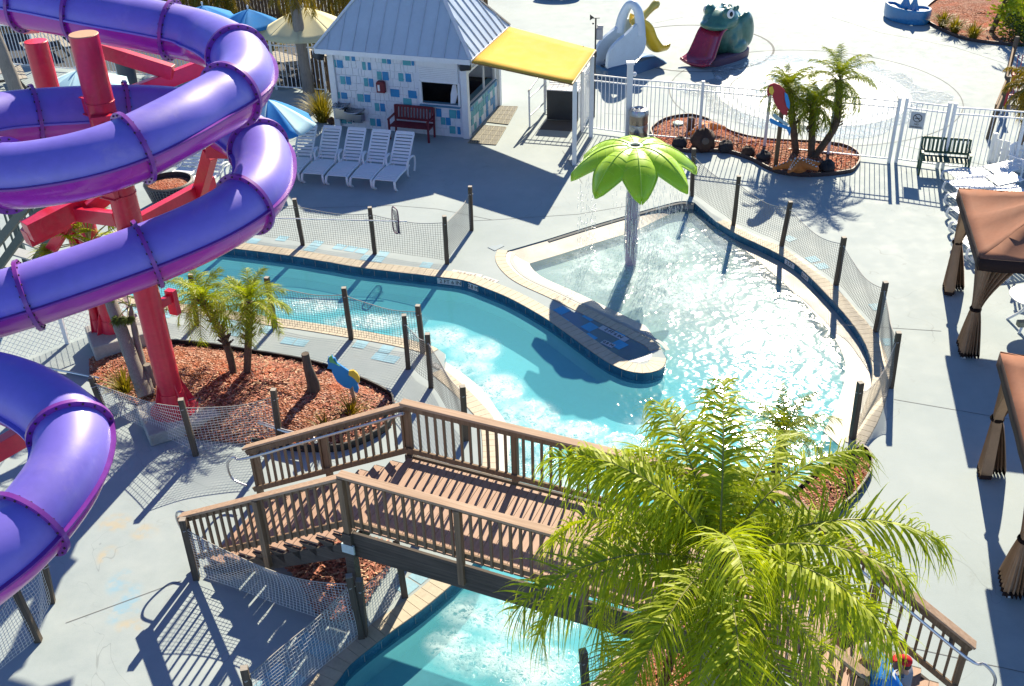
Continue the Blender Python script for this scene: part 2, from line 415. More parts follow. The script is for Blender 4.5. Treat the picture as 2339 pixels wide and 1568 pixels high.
def blobmask(k, p, blobs, soft=.45):
    out = None
    for q, rx, ry in blobs:
        d = k.vm('LENGTH', k.vm('MULTIPLY', k.vm('SUBTRACT', p, (q.x, q.y, q.z)), (1/rx, 1/ry, 0)))
        v = k.mr(d, soft, 1.0, 1.0, 0.0)
        out = v if out is None else k.math('MAXIMUM', out, v)
    return out
bl = blobmask(k, p, [(P(272, 1330), .25, .35), (P(278, 1400), .35, .3), (P(300, 1365), .2, .4)])
c = k.mix(k.math('MULTIPLY', bl, k.mr(k.noise(p, 4, 5), .4, .6, 0, .7)), c, (.22, .40, .52))
bl = blobmask(k, p, [(P(300, 1425), .3, .25), (P(262, 1195), .35, .3), (P(330, 1215), .3, .25), (P(245, 1270), .2, .3)])
c = k.mix(k.math('MULTIPLY', bl, k.mr(k.noise(p, 4, 5), .4, .62, 0, .6)), c, (.46, .38, .24))
r = k.ramp(n2, [(.35, .62), (.65, .78)])
k.bsdf(c, r, .14, normal=k.bump(k.math('ADD', n3, k.math('MULTIPLY', n2, 2.0)), .12, .01)); M['deck'] = k.m
mb = fill2d([[(-260, -60), (260, -60), (260, 420), (-260, 420)], HOLE], 0, 'deck', 'deck')
struct(mb, 'pool_deck', 'deck')
# basin
def tilemat(name, c, c2, sc=6.5, mort=(.4, .42, .4)):
    k = NT(name); b = k.n('TexBrick'); b.inputs['Scale'].default_value = sc; k.l(k.n('TexCoord').outputs['UV'], b.inputs[0])
    b.inputs['Color1'].default_value = (*c, 1); b.inputs['Color2'].default_value = (*c2, 1); b.inputs['Mortar'].default_value = (*mort, 1); b.inputs['Mortar Size'].default_value = .02
    k.bsdf(b.outputs[0], .3); return k.m
M['plaster'] = mat('plaster', (.54, .71, .72), .7, var=.06, vs=1)
M['waterline_tile'] = mat('waterline_tile', (.025, .13, .22), .25, var=.25, vs=4)
M['coping_tan'] = mat('coping_tan', (.47, .41, .30), .65, var=.16, vs=2.5)
M['coping_grout'] = mat('coping_grout', (.24, .22, .18), .9)
M['ledge'] = mat('ledge', (.47, .47, .44), .55, var=.08, vs=2)
M['ledge_tan'] = mat('ledge_tan', (.37, .355, .31), .55, var=.12, vs=2)
M['tile_line'] = mat('tile_line', (.30, .32, .32), .7)
M['paint_pale'] = mat('paint_pale', (.22, .42, .52), .7, var=.2, vs=3, dirt=(.33, .38, .40), dirt_amt=.8)
M['paint_blue'] = mat('paint_blue', (.02, .30, .55), .5, var=.15, vs=3)
M['joint'] = mat('joint', (.16, .17, .17), .9)
mb = MB(); hl = HOLE+[HOLE[0]]; lo = [V((v.x, v.y, -1.05)) for v in hl]
mb.strip([V((v.x, v.y, -.26)) for v in hl], lo); struct(mb, 'pool_wall', 'plaster')
mb = MB(); mb.strip(hl, [V((v.x, v.y, -.26)) for v in hl]); struct(mb, 'pool_tile_band', 'waterline_tile')
mb = MB()
for v, v2 in zip(resample(c1, .32), resample(c1, .32)[1:]):
    t = (v2-v).normalized(); nrm = V((t.y, -t.x, 0)); mb.add([v+nrm*.006+V((0, 0, -.02)), v+t*.012+nrm*.006+V((0, 0, -.02)), v+t*.012+nrm*.006+V((0, 0, -.17)), v+nrm*.006+V((0, 0, -.17))], [(0, 1, 2, 3)])
for v, v2 in zip(resample(c6, .32), resample(c6, .32)[1:]):
    t = (v2-v).normalized(); nrm = V((t.y, -t.x, 0)); mb.add([v+nrm*.006+V((0, 0, -.02)), v+t*.012+nrm*.006+V((0, 0, -.02)), v+t*.012+nrm*.006+V((0, 0, -.17)), v+nrm*.006+V((0, 0, -.17))], [(0, 1, 2, 3)])
struct(mb, 'pool_tile_joints', 'tile_line')
TIP, RB, TA = P(1517, 838), P(1960, 900), P(1155, 592)
on = V((-(RB-TIP).y, (RB-TIP).x, 0)).normalized(); tn = V((-(TIP-TA).y, (TIP-TA).x, 0)).normalized()
def leafness(q):
    a = max(0, min(1, ((q-TIP).dot(on)+1.4)/4.2)); return a*a*(3-2*a)*(1 if (q-TA).dot(tn) > 0 else 0)
xs = [v.x for v in HOLE]; ys = [v.y for v in HOLE]; rows = []
y = min(ys)-.5
while y < max(ys)+.5:
    row = []; x = min(xs)-.5
    while x < max(xs)+.5: row.append(V((x, y, -.62+.28*leafness(V((x, y, 0)))))); x += .3
    rows.append(row); y += .3
mb = MB(); mb.grid(rows); struct(mb, 'pool_floor', 'plaster', smooth=True)
# water
def schlick(k, nrm, f0=.022):
    c = k.math('ABSOLUTE', k.vm('DOT_PRODUCT', nrm, k.n('NewGeometry').outputs['Incoming']))
    return k.math('ADD', k.math('MULTIPLY', k.math('POWER', k.math('SUBTRACT', 1.0, c), 5.0), 1-f0), f0)
k = NT('water'); p = k.pos()
s1 = k.mr(k.vm('DOT_PRODUCT', k.vm('SUBTRACT', p, tuple(TIP)), tuple(on)), -1.4, 2.8); s2 = k.mr(k.vm('DOT_PRODUCT', k.vm('SUBTRACT', p, tuple(TA)), tuple(tn)), 0, .1)
leaf = k.math('MULTIPLY', s1, s2)
W = lambda x, y: P(x, y, WZ)
rough = blobmask(k, p, [(W(1500, 640), 3.4, 4.2), (W(1720, 780), 3.4, 3.6), (W(1780, 920), 2.8, 2.6), (W(1560, 960), 1.9, 1.5), (W(1690, 1000), 2.8, 1.5), (W(1480, 1010), 1.2, .8)], .6)
foamA = blobmask(k, p, [(W(700, 700), 1.2, .5), (W(850, 735), 1.5, .45), (W(950, 765), .7, .4), (W(1020, 770), .6, .6), (W(1085, 800), .7, .7), (W(1060, 840), .8, .5), (W(1130, 890), .75, .8), (W(1190, 960), .9, .9), (W(1290, 990), 1.0, .5), (W(1180, 1060), 1.0, 1.0), (W(1300, 1130), 1.1, 1.0), (W(1420, 1010), .6, .35)], .25)
foamB = blobmask(k, p, [(W(1090, 1400), .7, .5), (W(1200, 1420), 1.1, .6), (W(1090, 1500), .8, .5), (W(1230, 1530), .9, .6), (W(1030, 1470), .5, .4)], .15)
foamC = blobmask(k, p, [(W(1390, 620), 1.9, 1.7), (W(1500, 560), 1.7, 1.6), (W(1620, 540), 1.5, 1.5), (W(1560, 660), 1.8, 1.8), (W(1560, 970), 1.4, .5)], .2)
fr1 = k.noise(p, 4.5, 6, .6, 1.2); fr2 = k.noise(p, 9.0, 5, .6, .8); rg = lambda q: k.math('SUBTRACT', 1.0, k.math('MULTIPLY', k.math('ABSOLUTE', k.math('SUBTRACT', q, .5)), 5.0)); fn = k.math('MAXIMUM', rg(fr1), rg(fr2)); fn2 = k.noise(p, 2.0, 5, .6, .6)
foam = k.math('MULTIPLY', k.math('MAXIMUM', k.math('MAXIMUM', foamA, foamB), k.math('MULTIPLY', foamC, .8)), k.mr(fn, .5, .95, .03, .85))
foam = k.math('MULTIPLY', foam, k.mr(fn2, .35, .62, .25, .9))
v1 = k.noise(p, 4.6, 0, .5, .4); v2 = k.noise(p, 8.5, 0, .5, .3); v3 = k.noise(p, 1.6, 2)
h = k.math('ADD', k.math('MULTIPLY', k.math('ADD', k.math('MULTIPLY', v1, .014), k.math('MULTIPLY', v2, .008)), k.math('ADD', k.math('MULTIPLY', rough, k.mr(k.noise(p, 1.3, 3, .55, .8), .35, .6, .4, 1.05)), .05)), k.math('MULTIPLY', v3, .002))
h = k.math('ADD', h, k.math('MULTIPLY', k.math('MAXIMUM', foamA, foamB), k.math('MULTIPLY', fn, .015)))
bn = k.n('Bump'); k.l(h, bn.inputs['Height']); bn.inputs['Strength'].default_value = 1; bn.inputs['Distance'].default_value = 1.0
tr = k.n('BsdfTransparent'); k.l(k.mix(leaf, (.53, .85, .92), (.84, .90, .90)), tr.inputs[0])
gl = k.n('BsdfGlossy'); gl.inputs['Roughness'].default_value = .1; k.l(bn.outputs[0], gl.inputs['Normal'])
fr = schlick(k, bn.outputs[0])
tb = k.n('BsdfDiffuse'); k.l(k.mix(leaf, (.13, .53, .60), (.27, .37, .39)), tb.inputs[0]); mt = k.n('MixShader'); mt.inputs[0].default_value = .38; k.l(tr.outputs[0], mt.inputs[1]); k.l(tb.outputs[0], mt.inputs[2])
mx = k.n('MixShader'); k.l(fr, mx.inputs[0]); k.l(mt.outputs[0], mx.inputs[1]); k.l(gl.outputs[0], mx.inputs[2])
df = k.n('BsdfDiffuse'); df.inputs[0].default_value = (.72, .84, .86, 1); k.l(bn.outputs[0], df.inputs['Normal'])
m2 = k.n('MixShader'); k.l(foam, m2.inputs[0]); k.l(mx.outputs[0], m2.inputs[1]); k.l(df.outputs[0], m2.inputs[2]); k.l(m2.outputs[0], k.out.inputs[0]); M['water'] = k.m
struct(fill2d([HOLE], WZ, 'w', 'water'), 'pool_water', 'water')
# ledges inside the basin
def ledge(A, B, name, m_, z0=-.165, z1=-.172):
    A, B = resample(A, .25), resample(B, .25); n = min(len(A), len(B)); A = [A[int(i*(len(A)-1)/(n-1))] for i in range(n)]; B = [B[int(i*(len(B)-1)/(n-1))] for i in range(n)]
    mb = MB(); mb.strip([V((v.x, v.y, z0)) for v in A], [V((v.x, v.y, z1)) for v in B]); mb.strip([V((v.x, v.y, z1)) for v in B], [V((v.x, v.y, z1-.5)) for v in B])
    struct(mb, name, m_)
E4 = catmull(px([(1590, 490), (1655, 535), (1705, 575), (1755, 616), (1822, 677), (1880, 740), (1910, 779), (1930, 825), (1931, 857), (1925, 885), (1905, 940), (1880, 985)], -.17), 5)
ledge(c4, E4, 'pool_ledge', 'ledge_tan')
E7 = catmull(px([(1158, 1075), (1165, 1010), (1158, 970), (1135, 935), (1105, 893), (1060, 855), (1014, 824)], -.17), 5)
ledge(catmull(px(S7[2:]), 5), E7, 'pool_step', 'ledge')
cb = resample(c2+c3, .15); cbo = [a+(b-a)*min(1, (i+.2)/7, (len(cb)-i)/16) for i, (a, b) in enumerate(zip(cb, offset(cb, -.58)))]
mb = MB(); mb.strip([V((v.x, v.y, -.022)) for v in cb], [V((v.x, v.y, -.177)) for v in cbo]); mb.strip([V((v.x, v.y, -.177)) for v in cbo], [V((v.x, v.y, -.6)) for v in cbo]); struct(mb, 'pool_beach', 'ledge_tan')
mb = MB(); a = offset(c2, -.1); b = offset(c2, -.2); mb.strip([V((v.x, v.y, -.04)) for v in a], [V((v.x, v.y, -.058)) for v in b]); struct(mb, 'trench_drain', 'tile_line')
mb = MB(); a = offset(c3, -.02); b = offset(c3, -.09); mb.strip([V((v.x, v.y, -.018)) for v in a], [V((v.x, v.y, -.03)) for v in b]); struct(mb, 'trench_drain', 'joint')
# coping
def coping(line, d, step=.17, z=.012, name='pool_coping', out=0.0):
    a = resample(line, step); b = offset(a, d); mb = MB(); up = V((0, 0, z))
    mb.strip([v+V((0, 0, .004)) for v in a], [v+V((0, 0, .004)) for v in b]); mb.cur = 1
    for i in range(len(a)-1):
        q = [a[i], a[i+1], b[i+1], b[i]]; c = sum(q, V((0, 0, 0)))/4; g = [c+(v-c)*.955 for v in q]
        vs = [v+up for v in g]+[v+V((0, 0, -.03)) if j < 2 else v for j, v in enumerate(g)]
        mb.add(vs, [(0, 1, 2, 3), (0, 1, 5, 4), (2, 3, 7, 6), (1, 2, 6, 5), (3, 0, 4, 7)])
    struct(mb, name, ['coping_grout', 'coping_tan'])
coping(c1, .34); coping(c2, .26); coping(c8[3:], .34); coping(c6, .34); coping(c5, .34); coping(c4, .34); coping(c7, .3)
# joints in the concrete
mb = MB()
def joint(l, w=.014, z=.004):
    a = px(l); mb.strip([v+V((0, 0, z)) for v in offset(a, w/2)], [v+V((0, 0, z)) for v in offset(a, -w/2)])
for l in [[(150, 1424), (415, 1327)], [(2042, 913), (2200, 940), (2500, 992)], [(1850, 1440), (2080, 1480), (2400, 1550)], [(640, 478), (900, 470), (1000, 478), (1125, 503)], [(1125, 503), (1320, 490), (1440, 470)], [(1075, 505), (1125, 503)], [(1800, 735), (2150, 757)], [(1150, 62), (1210, 82), (1330, 110)], [(1900, 40), (2010, 75), (2180, 108), (2339, 160)], [(2050, 330), (2339, 400)], [(1380, 260), (1650, 275), (1800, 300)], [(0, 1035), (60, 985)], [(100, 1395), (60, 1410)], [(1285, 345), (1310, 385), (1330, 420)], [(1400, 85), (1450, 62), (1560, 40)]]: joint(l)
def arc(cx, cy, rx, ry, a0, a1, n=40): return [(cx+rx*cos(radians(a0+(a1-a0)*i/n)), cy-ry*sin(radians(a0+(a1-a0)*i/n))) for i in range(n+1)]
struct(mb, 'pavement_joints', 'joint')
# splash pad: curbs and a film of running water
M['pad_concrete'] = mat('pad_concrete', (.46, .49, .49), .5, var=.12, vs=.8)
M['pad_wet'] = mat('pad_wet', (.28, .36, .42), .3, var=.1, vs=.7)
k = NT('wet_film'); p = k.pos(); hh = k.math('ADD', k.noise(p, 9, 3), k.math('MULTIPLY', k.noise(p, 3, 2), 1.5)); bn = k.bump(hh, 1.0, .16)
tr = k.n('BsdfTransparent'); tr.inputs[0].default_value = (.95, .97, .98, 1); gl = k.n('BsdfGlossy'); gl.inputs['Roughness'].default_value = .2; k.l(bn, gl.inputs['Normal'])
fr = schlick(k, bn); mx = k.n('MixShader'); k.l(fr, mx.inputs[0]); k.l(tr.outputs[0], mx.inputs[1]); k.l(gl.outputs[0], mx.inputs[2])

df = k.n('BsdfDiffuse'); df.inputs[0].default_value = (.8, .85, .87, 1); m2 = k.n('MixShader'); k.l(k.mr(k.noise(p, 2.2, 6, .7, 1.0), .5, .7, .0, .55), m2.inputs[0]); k.l(mx.outputs[0], m2.inputs[1]); k.l(df.outputs[0], m2.inputs[2])
k.l(m2.outputs[0], k.out.inputs[0]); M['wet_film'] = k.m
pc = P(1855, 212); pr_ = 3.15
def ring(c, r0, r1, z, wob=0.0, seed=0, n=72):
    R = random.Random(seed); ph = [R.random()*6.28 for _ in range(6)]
    w_ = lambda t, s: 1+wob*sum(sin(t*(j+2)*s+ph[j]) for j in range(5))/2.5
    A = [V((c.x+r0*w_(2*pi*i/n, 1)*cos(2*pi*i/n), c.y+r0*w_(2*pi*i/n, 1)*sin(2*pi*i/n), z)) for i in range(n+1)]
    B = [V((c.x+r1*w_(2*pi*i/n, 2)*cos(2*pi*i/n), c.y+r1*w_(2*pi*i/n, 2)*sin(2*pi*i/n), z)) for i in range(n+1)]
    return A, B
mb = MB(); mb.prism([(pc.x+pr_*cos(2*pi*i/72), pc.y+pr_*sin(2*pi*i/72)) for i in range(72)], .001, .004); struct(mb, 'splash_pad', 'pad_wet')
mb = MB(); A, B = ring(pc, pr_-.42, pr_, .012); mb.strip(A, B); struct(mb, 'splash_pad_kerb', 'pad_concrete')
mb = MB(); A, B = ring(pc, pr_+1.55, pr_+1.58, .005); mb.strip(A, B); A, B = ring(P(1585, 108), 2.9, 2.98, .005); mb.strip(A, B); A, B = ring(pc, pr_-.45, pr_-.42, .014); mb.strip(A, B); struct(mb, 'splash_pad_joints', 'joint')
mb = MB(); A, B = ring(pc, pr_-.8, pr_+.75, .018, .10, 3); mb.strip(A, B); mb.prism([(v.x, v.y) for v in ring(P(1800, 208), .1, 1.3, 0, .25, 8)[1][:-1]], .017, .0185)
struct(mb, 'water_film', 'wet_film')
# painted squares and depth tiles on the deck
mb = MB()
def square(q, s, ang, z=.006):
    u = V((cos(ang), sin(ang), 0))*s/2; v = V((-sin(ang), cos(ang), 0))*s/2; q = V((q.x, q.y, z)); mb.add([q-u-v, q+u-v, q+u+v, q-u+v], [(0, 1, 2, 3)])
for line, d0 in ((c1[5:32], .36), (c8[4:], .36), (c6[4:], .38), (c4[8:40], .38)):
    a = resample(line, .31); b = offset(a, 1.0)
    for i in range(1, len(a)-1):
        t = a[i+1]-a[i]; nrm = (b[i]-a[i]).normalized()
        for j in range(2):
            if RND.random() < .24: square(a[i]+nrm*(d0+.15+j*.3), .28, atan2(t.y, t.x))
struct(mb, 'painted_squares', 'paint_pale')
mb = MB(); a, b = P(1275, 703), P(1490, 832); t = (b-a).normalized(); nr = V((-t.y, t.x, 0)); L = (b-a).length; n = int(L/.31)
ins = fill2d([[P(1274, 702), P(1330, 718), P(1400, 752), P(1470, 790), P(1490, 808), P(1486, 822), P(1462, 829), P(1430, 826), P(1390, 806), P(1330, 764), P(1276, 722)]], .005, 'pen', 'paint_blue'); struct(ins, 'painted_peninsula', 'play_navy')
for i in range(n):
    for j in range(-2, 3):
        q = a+t*(i+.5)*.31+nr*(j*.31-.02); x, y = pr(q)
        if (i+j) % 3 == 0 and 1278 < x < 1475: 
            lo_, hi_ = 700+(x-1275)*.62, 716+(x-1275)*.56
            if lo_-30 < y < hi_+20 and abs(j) < 2: square(q, .29, atan2(t.y, t.x), .008)
struct(mb, 'painted_squares', 'paint_blue')
# mulch beds
def inpoly(q, poly):
    c = False; n = len(poly)
    for i in range(n):
        a, b = poly[i], poly[(i+1) % n]
        if (a[1] > q[1]) != (b[1] > q[1]) and q[0] < (b[0]-a[0])*(q[1]-a[1])/(b[1]-a[1])+a[0]: c = not c
    return c
def bed(pts, h=.22, nchip=0, edge=None, elabel=None, eh=.1, closed=True, esec=None, chips=('chip_red', 'chip_tan', 'chip_dark'), chl=.09):
    poly = catmull(px(pts), 5, True); c = sum(poly, V((0, 0, 0)))/len(poly); rows = []; R = random.Random(len(pts))
    for t in (0, .06, .15, .3, .5, .7, .85, 1):
        rows.append([V((v.x+(c.x-v.x)*t*.98, v.y+(c.y-v.y)*t*.98, .02+h*(1-(1-t)**2.5)+(R.random()-.5)*.05*(t > 0))) for v in poly+[poly[0]]])
        rows[-1][-1] = rows[-1][0].copy()
    mb = MB(); mb.grid(rows); struct(mb, 'mulch', 'mulch', smooth=True)
    if nchip:
        bx = [min(v.x for v in poly), max(v.x for v in poly), min(v.y for v in poly), max(v.y for v in poly)]; mb = MB(); k_ = 0
        while k_ < nchip:
            q = V((R.uniform(bx[0], bx[1]), R.uniform(bx[2], bx[3]), 0))
            if not inpoly(q, poly): continue
            k_ += 1; d = min((v-q).length for v in poly); t = min(1, d/max(.01, (c-q).length+d)); z = .03+h*(1-(1-t)**2.5)
            a = R.random()*pi; u = V((cos(a), sin(a), R.uniform(-.35, .35)))*chl*R.uniform(.5, 1.2)/2; w_ = V((-sin(a), cos(a), R.uniform(-.3, .3)))*chl*.14
            q.z = z+R.uniform(-.005, .025); mb.cur = R.choices((0, 1, 2), (5, 2, 2))[0]; mb.add([q-u-w_, q+u-w_*.6, q+u*1.05+w_*.5, q-u+w_], [(0, 1, 2, 3)])
        tag(mb.build('mulch_chips', list(chips)), 'loose wood chips strewn over the mulch bed', 'mulch', kind='stuff')
    if edge:
        mb = MB(); e = catmull(px(esec), 6) if esec else poly+[poly[0]]; mb.strip([V((v.x, v.y, 0)) for v in e], [V((v.x, v.y, eh)) for v in e])
        i_ = offset(e, .035); mb.strip([V((v.x, v.y, eh)) for v in e], [V((v.x, v.y, eh)) for v in i_]); mb.strip([V((v.x, v.y, eh)) for v in i_], [V((v.x, v.y, 0)) for v in i_])
        tag(mb.build('garden_edging', edge), elabel, 'edging')
B1 = [(1488, 304), (1495, 293), (1520, 277), (1570, 268), (1607, 275), (1640, 291), (1677, 309), (1732, 322), (1790, 327), (1842, 329), (1915, 335), (1950, 349), (1962, 367), (1950, 389), (1930, 397), (1855, 404), (1790, 399), (1755, 388), (1720, 369), (1670, 352), (1620, 348), (1575, 349), (1535, 341), (1500, 325)]
bed(B1, .12, 1600, 'brown_edging', 'brown curb edging round the pear-shaped starfish bed', .12, chl=.11)
bed([(2112, 24), (2108, 38), (2125, 58), (2175, 83), (2222, 96), (2282, 103), (2345, 106), (2450, 90), (2470, 20), (2400, -40), (2250, -50), (2150, -5)], .12, 700, 'brown_edging', 'brown curb edging round the far top right flower bed', .12)
B3 = [(215, 815), (300, 792), (400, 789), (490, 798), (585, 813), (710, 835), (810, 868), (885, 903), (902, 928), (893, 975), (850, 1005), (785, 1030), (720, 1034), (660, 1030), (575, 1017), (450, 1005), (370, 975), (300, 920), (215, 872), (205, 840)]
bed(B3, .3, 6500, 'black_edging', 'black plastic edging round the big palm and slide bed', .16, esec=[(330, 790), (400, 789), (490, 798), (585, 813), (710, 835), (810, 868), (885, 903), (902, 928), (893, 975), (850, 1005), (785, 1030), (720, 1034), (660, 1030), (575, 1017)][::-1], chl=.1)
bed([(640, 1262), (760, 1225), (880, 1240), (915, 1262), (880, 1310), (830, 1390), (795, 1420), (730, 1410), (690, 1340)], .12, 2600, chl=.11)
bed([(1936, 1048), (1960, 1036), (1977, 1037), (1988, 1062), (1980, 1093), (1952, 1134), (1930, 1155), (1870, 1200), (1800, 1230), (1780, 1180), (1850, 1100)], .08, 500, 'black_edging', 'black edging of the narrow planter by the net fence corner', .14)
bed([(1360, 1600), (1440, 1500), (1540, 1400), (1640, 1420), (1700, 1500), (1760, 1600), (1640, 1700), (1450, 1720)], .15, 1200)
# ================================================================ tube slide
SL = [(-260, -75, 7.75), (-120, -45, 7.6), (0, -6, 7.45), (125, 18, 7.3), (250, 43, 7.15), (375, 66, 7.0), (460, 86, 6.88), (520, 112, 6.77), (556, 148, 6.65), (556, 188, 6.53), (518, 224, 6.42), (465, 255, 6.33), (400, 292, 6.25), (300, 342, 6.12), (200, 376, 6.0), (100, 396, 5.88), (15, 402, 5.78), (-60, 386, 5.66), (-112, 345, 5.53), (-92, 302, 5.42), (-10, 278, 5.32), (100, 265, 5.2), (220, 258, 5.08), (350, 256, 4.95), (455, 268, 4.84), (540, 300, 4.74), (595, 345, 4.65), (604, 392, 4.57), (590, 435, 4.5), (558, 470, 4.44), (500, 508, 4.37), (430, 543, 4.3), (330, 584, 4.2), (230, 620, 4.11), (130, 654, 4.03), (40, 683, 3.96), (-70, 712, 3.88), (-190, 722, 3.8), (-280, 760, 3.72), (-300, 815, 3.65), (-220, 850, 3.6), (-100, 868, 3.56), (10, 888, 3.5), (90, 922, 3.44), (148, 965, 3.38), (166, 1010, 3.32), (155, 1070, 3.24), (125, 1125, 3.17), (70, 1195, 3.08), (0, 1265, 3.0), (-100, 1340, 2.9), (-220, 1420, 2.8)]
SL = [(a_, b_, c_+(0 if i_ < 6 else .8*min(1, ((i_-6)/16)**.7))) for i_, (a_, b_, c_) in enumerate(SL)]
RT = .452
path = resample(catmull([P(*q) for q in SL], 10), .13)
slide = empty('water_slide', P(405, 965), 'purple spiral tube slide on red steel columns', 'water slide')
def tubeframes(pts):
    out = []
    for i, q in enumerate(pts):
        t = (pts[min(i+1, len(pts)-1)]-pts[max(i-1, 0)]).normalized(); x = t.cross(V((0, 0, 1))).normalized(); out.append((q, t, x, x.cross(t)))
    return out
fr_ = tubeframes(path)
FL = [(45, 2), (185, 28), (400, 70), (545, 122), (523, 221), (303, 341), (17, 402), (-100, 330), (75, 267), (290, 257), (592, 342), (562, 467), (340, 580), (72, 673), (-190, 722), (-100, 868), (158, 990), (72, 1192), (-100, 1340)]
FLI = [min(range(len(path)), key=lambda i: (pr(path[i])[0]-x)**2+(pr(path[i])[1]-y)**2) for x, y in FL]; FLI = sorted(set(FLI))
cuts = [0]+FLI+[len(path)-1]; NS = 14
def halfshell(i0, i1, up):
    mb = MB(); rows = []
    for i in range(i0, i1+1):
        q, t, x, z = fr_[i]; row = []
        for k in range(NS+1):
            a = pi*k/NS*(1 if up else -1); row.append(q+x*(RT*cos(a))+z*(RT*sin(a)))
        rows.append(row)
    mb.grid(rows); return mb
for a, b in zip(cuts, cuts[1:]):
    if b-a < 2: continue
    halfshell(a, b, True).build('upper_shell', 'slide_top', slide, smooth=True, angle=60)
    halfshell(a, b, False).build('lower_shell', 'slide_low', slide, smooth=True, angle=60)
    for sx in (-1, 1):
        mb = MB(); A = [f[0]+f[2]*sx*(RT-.01)+f[3]*.014 for f in fr_[a:b+1]]; B = [f[0]+f[2]*sx*(RT+.06)+f[3]*.014 for f in fr_[a:b+1]]
        A2 = [f[0]+f[2]*sx*(RT-.01)-f[3]*.014 for f in fr_[a:b+1]]; B2 = [f[0]+f[2]*sx*(RT+.06)-f[3]*.014 for f in fr_[a:b+1]]
        mb.strip(A, B); mb.strip(A2, B2); mb.strip(B, B2)
        mb.build('seam_flange', 'slide_rim' if sx < 0 else 'slide_top', slide)
for i in FLI:
    q, t, x, z = fr_[i]; ob = MB(); n = 40; rr = [(RT-.01, -.028), (RT+.075, -.028), (RT+.075, .028), (RT-.01, .028)]; vs = []
    for k in range(n):
        a = 2*pi*k/n
        for r_, d in rr: vs.append(q+(x*cos(a)+z*sin(a))*r_+t*d)
    ob.add(vs, [(k*4+j, k*4+(j+1) % 4, ((k+1) % n)*4+(j+1) % 4, ((k+1) % n)*4+j) for k in range(n) for j in range(4)])
    fl = ob.build('flange', 'slide_rim', slide, smooth=True, angle=30)
    mb = MB()
    for k in range(20):
        a = 2*pi*(k+.5)/20; c = q+(x*cos(a)+z*sin(a))*(RT+.04); mb.tube([c-t*.045, c+t*.045], .014, 6)
    mb.build('bolts', 'bolt', fl)
# columns
def column(base, top_z, r, capm=True, rings=(), foot=None, lean=None):
    mb = MB(); b = P(*base); mb.lathe((b.x, b.y, 0), [(r*1.0, .25), (r, top_z)], 28)
    ob = mb.build('column', 'red_steel', slide, smooth=True)
    mb = MB()
    for z in rings: mb.lathe((b.x, b.y, z-.015), [(r+.004, 0), (r+.012, .004), (r+.012, .026), (r+.004, .03)], 28)
    mb.lathe((b.x, b.y, .24), [(r*2.0, 0), (r*2.0, .03), (r*1.25, .05), (r+.01, .45)], 28)
    cb_ = mb.build('column_base', 'red_steel', slide, smooth=True, angle=30)
    for k in range(4):
        mb = MB(); a = pi/4+k*pi/2; c = V((b.x, b.y, .3)); d = V((cos(a), sin(a), 0)); mb.plate([(r*.9, 0), (r*1.9, 0), (r*1.0, .6)], c, d, (0, 0, 1), .02); mb.build('gusset', 'red_steel', cb_)
    mb = MB()
    mb = MB(); mb.lathe((b.x, b.y, top_z), [(r+.002, 0), (r-.01, .012)], 28); mb.build('column_cap', mat('cap_tan', (.55, .30, .17), .6) if capm else 'red_steel', slide)
    return b
C2 = column((405, 958), 7.42, .225, True, (6.35, 5.25, 4.75, 4.0, 3.2)); C1 = column((268, 788), 6.55, .205, False, (5.2, 3.6))
C3 = column((235, 790), 3.3, .09, False)
mb = MB(); c = P(425, 958); R = Matrix.Rotation(radians(28), 3, 'Z'); mb.box((c.x-.1, c.y-.05, .13), (1.35, 1.1, .26), R); mb.build('footing', 'concrete_block', slide, bevel=.03)
mb = MB(); c = P(272, 790); mb.box((c.x, c.y, .2), (1.1, 1.0, .4), R); mb.build('footing', 'concrete_block', slide, bevel=.03)
def brace(a, b, w=.16, h=.26, plate=True):
    mb = MB(); mb.bar(P(*a), P(*b), w, h); return mb.build('brace', 'red_steel', slide, bevel=.008)
brace((222, 112, 6.5), (395, 166, 6.1)); brace((275, 225, 5.75), (470, 150, 6.1)); brace((232, 207, 5.7), (352, 268, 5.5), .2, .3)
brace((470, 342, 5.25), (600, 346, 5.1)); brace((480, 352, 5.0), (445, 480, 3.6)); brace((318, 508, 4.0), (487, 416, 4.1)); brace((62, 530, 3.75), (255, 432, 4.0), .3, .36)
brace((60, 545, 3.55), (150, 500, 3.65), .26, .3); brace((172, 488, 3.8), (268, 500, 3.95)); brace((162, 500, 3.6), (105, 590, 2.6), .14, .2); brace((-25, 1040, 2.3), (72, 985, 2.5), .2, .3); brace((205, 478, 3.9), (252, 442, 4.1)); brace((70, 60, 6.4), (20, 20, 7.0), .3, .3)
for z, a in ((6.05, .3), (5.35, 2.9), (4.9, -.5), (4.05, .5), (3.35, 2.6), (6.25, -2.3), (3.55, -.2)):
    mb = MB(); d = V((sin(a), -cos(a), 0)); c = V((C2.x, C2.y, z))+d*.25; Rz = Matrix.Rotation(a, 3, 'Z'); mb.box(c, (.3, .1, .26), Rz); mb.box(c+V((0, 0, .14)), (.34, .17, .02), Rz); mb.box(c+V((0, 0, -.14)), (.34, .17, .02), Rz); mb.tube([c+d*.04, c+d*.075], .05, 8); mb.build('bracket', 'red_steel', slide)
mb = MB(); q = P(395, 690, 2.35); mb.box(q, (.18, .12, .5), Matrix.Rotation(-.4, 3, 'Z')); mb.bar(V((C2.x, C2.y, 2.45)), q+V((0, 0, .1)), .1, .16); mb.build('bracket', 'red_steel', slide)
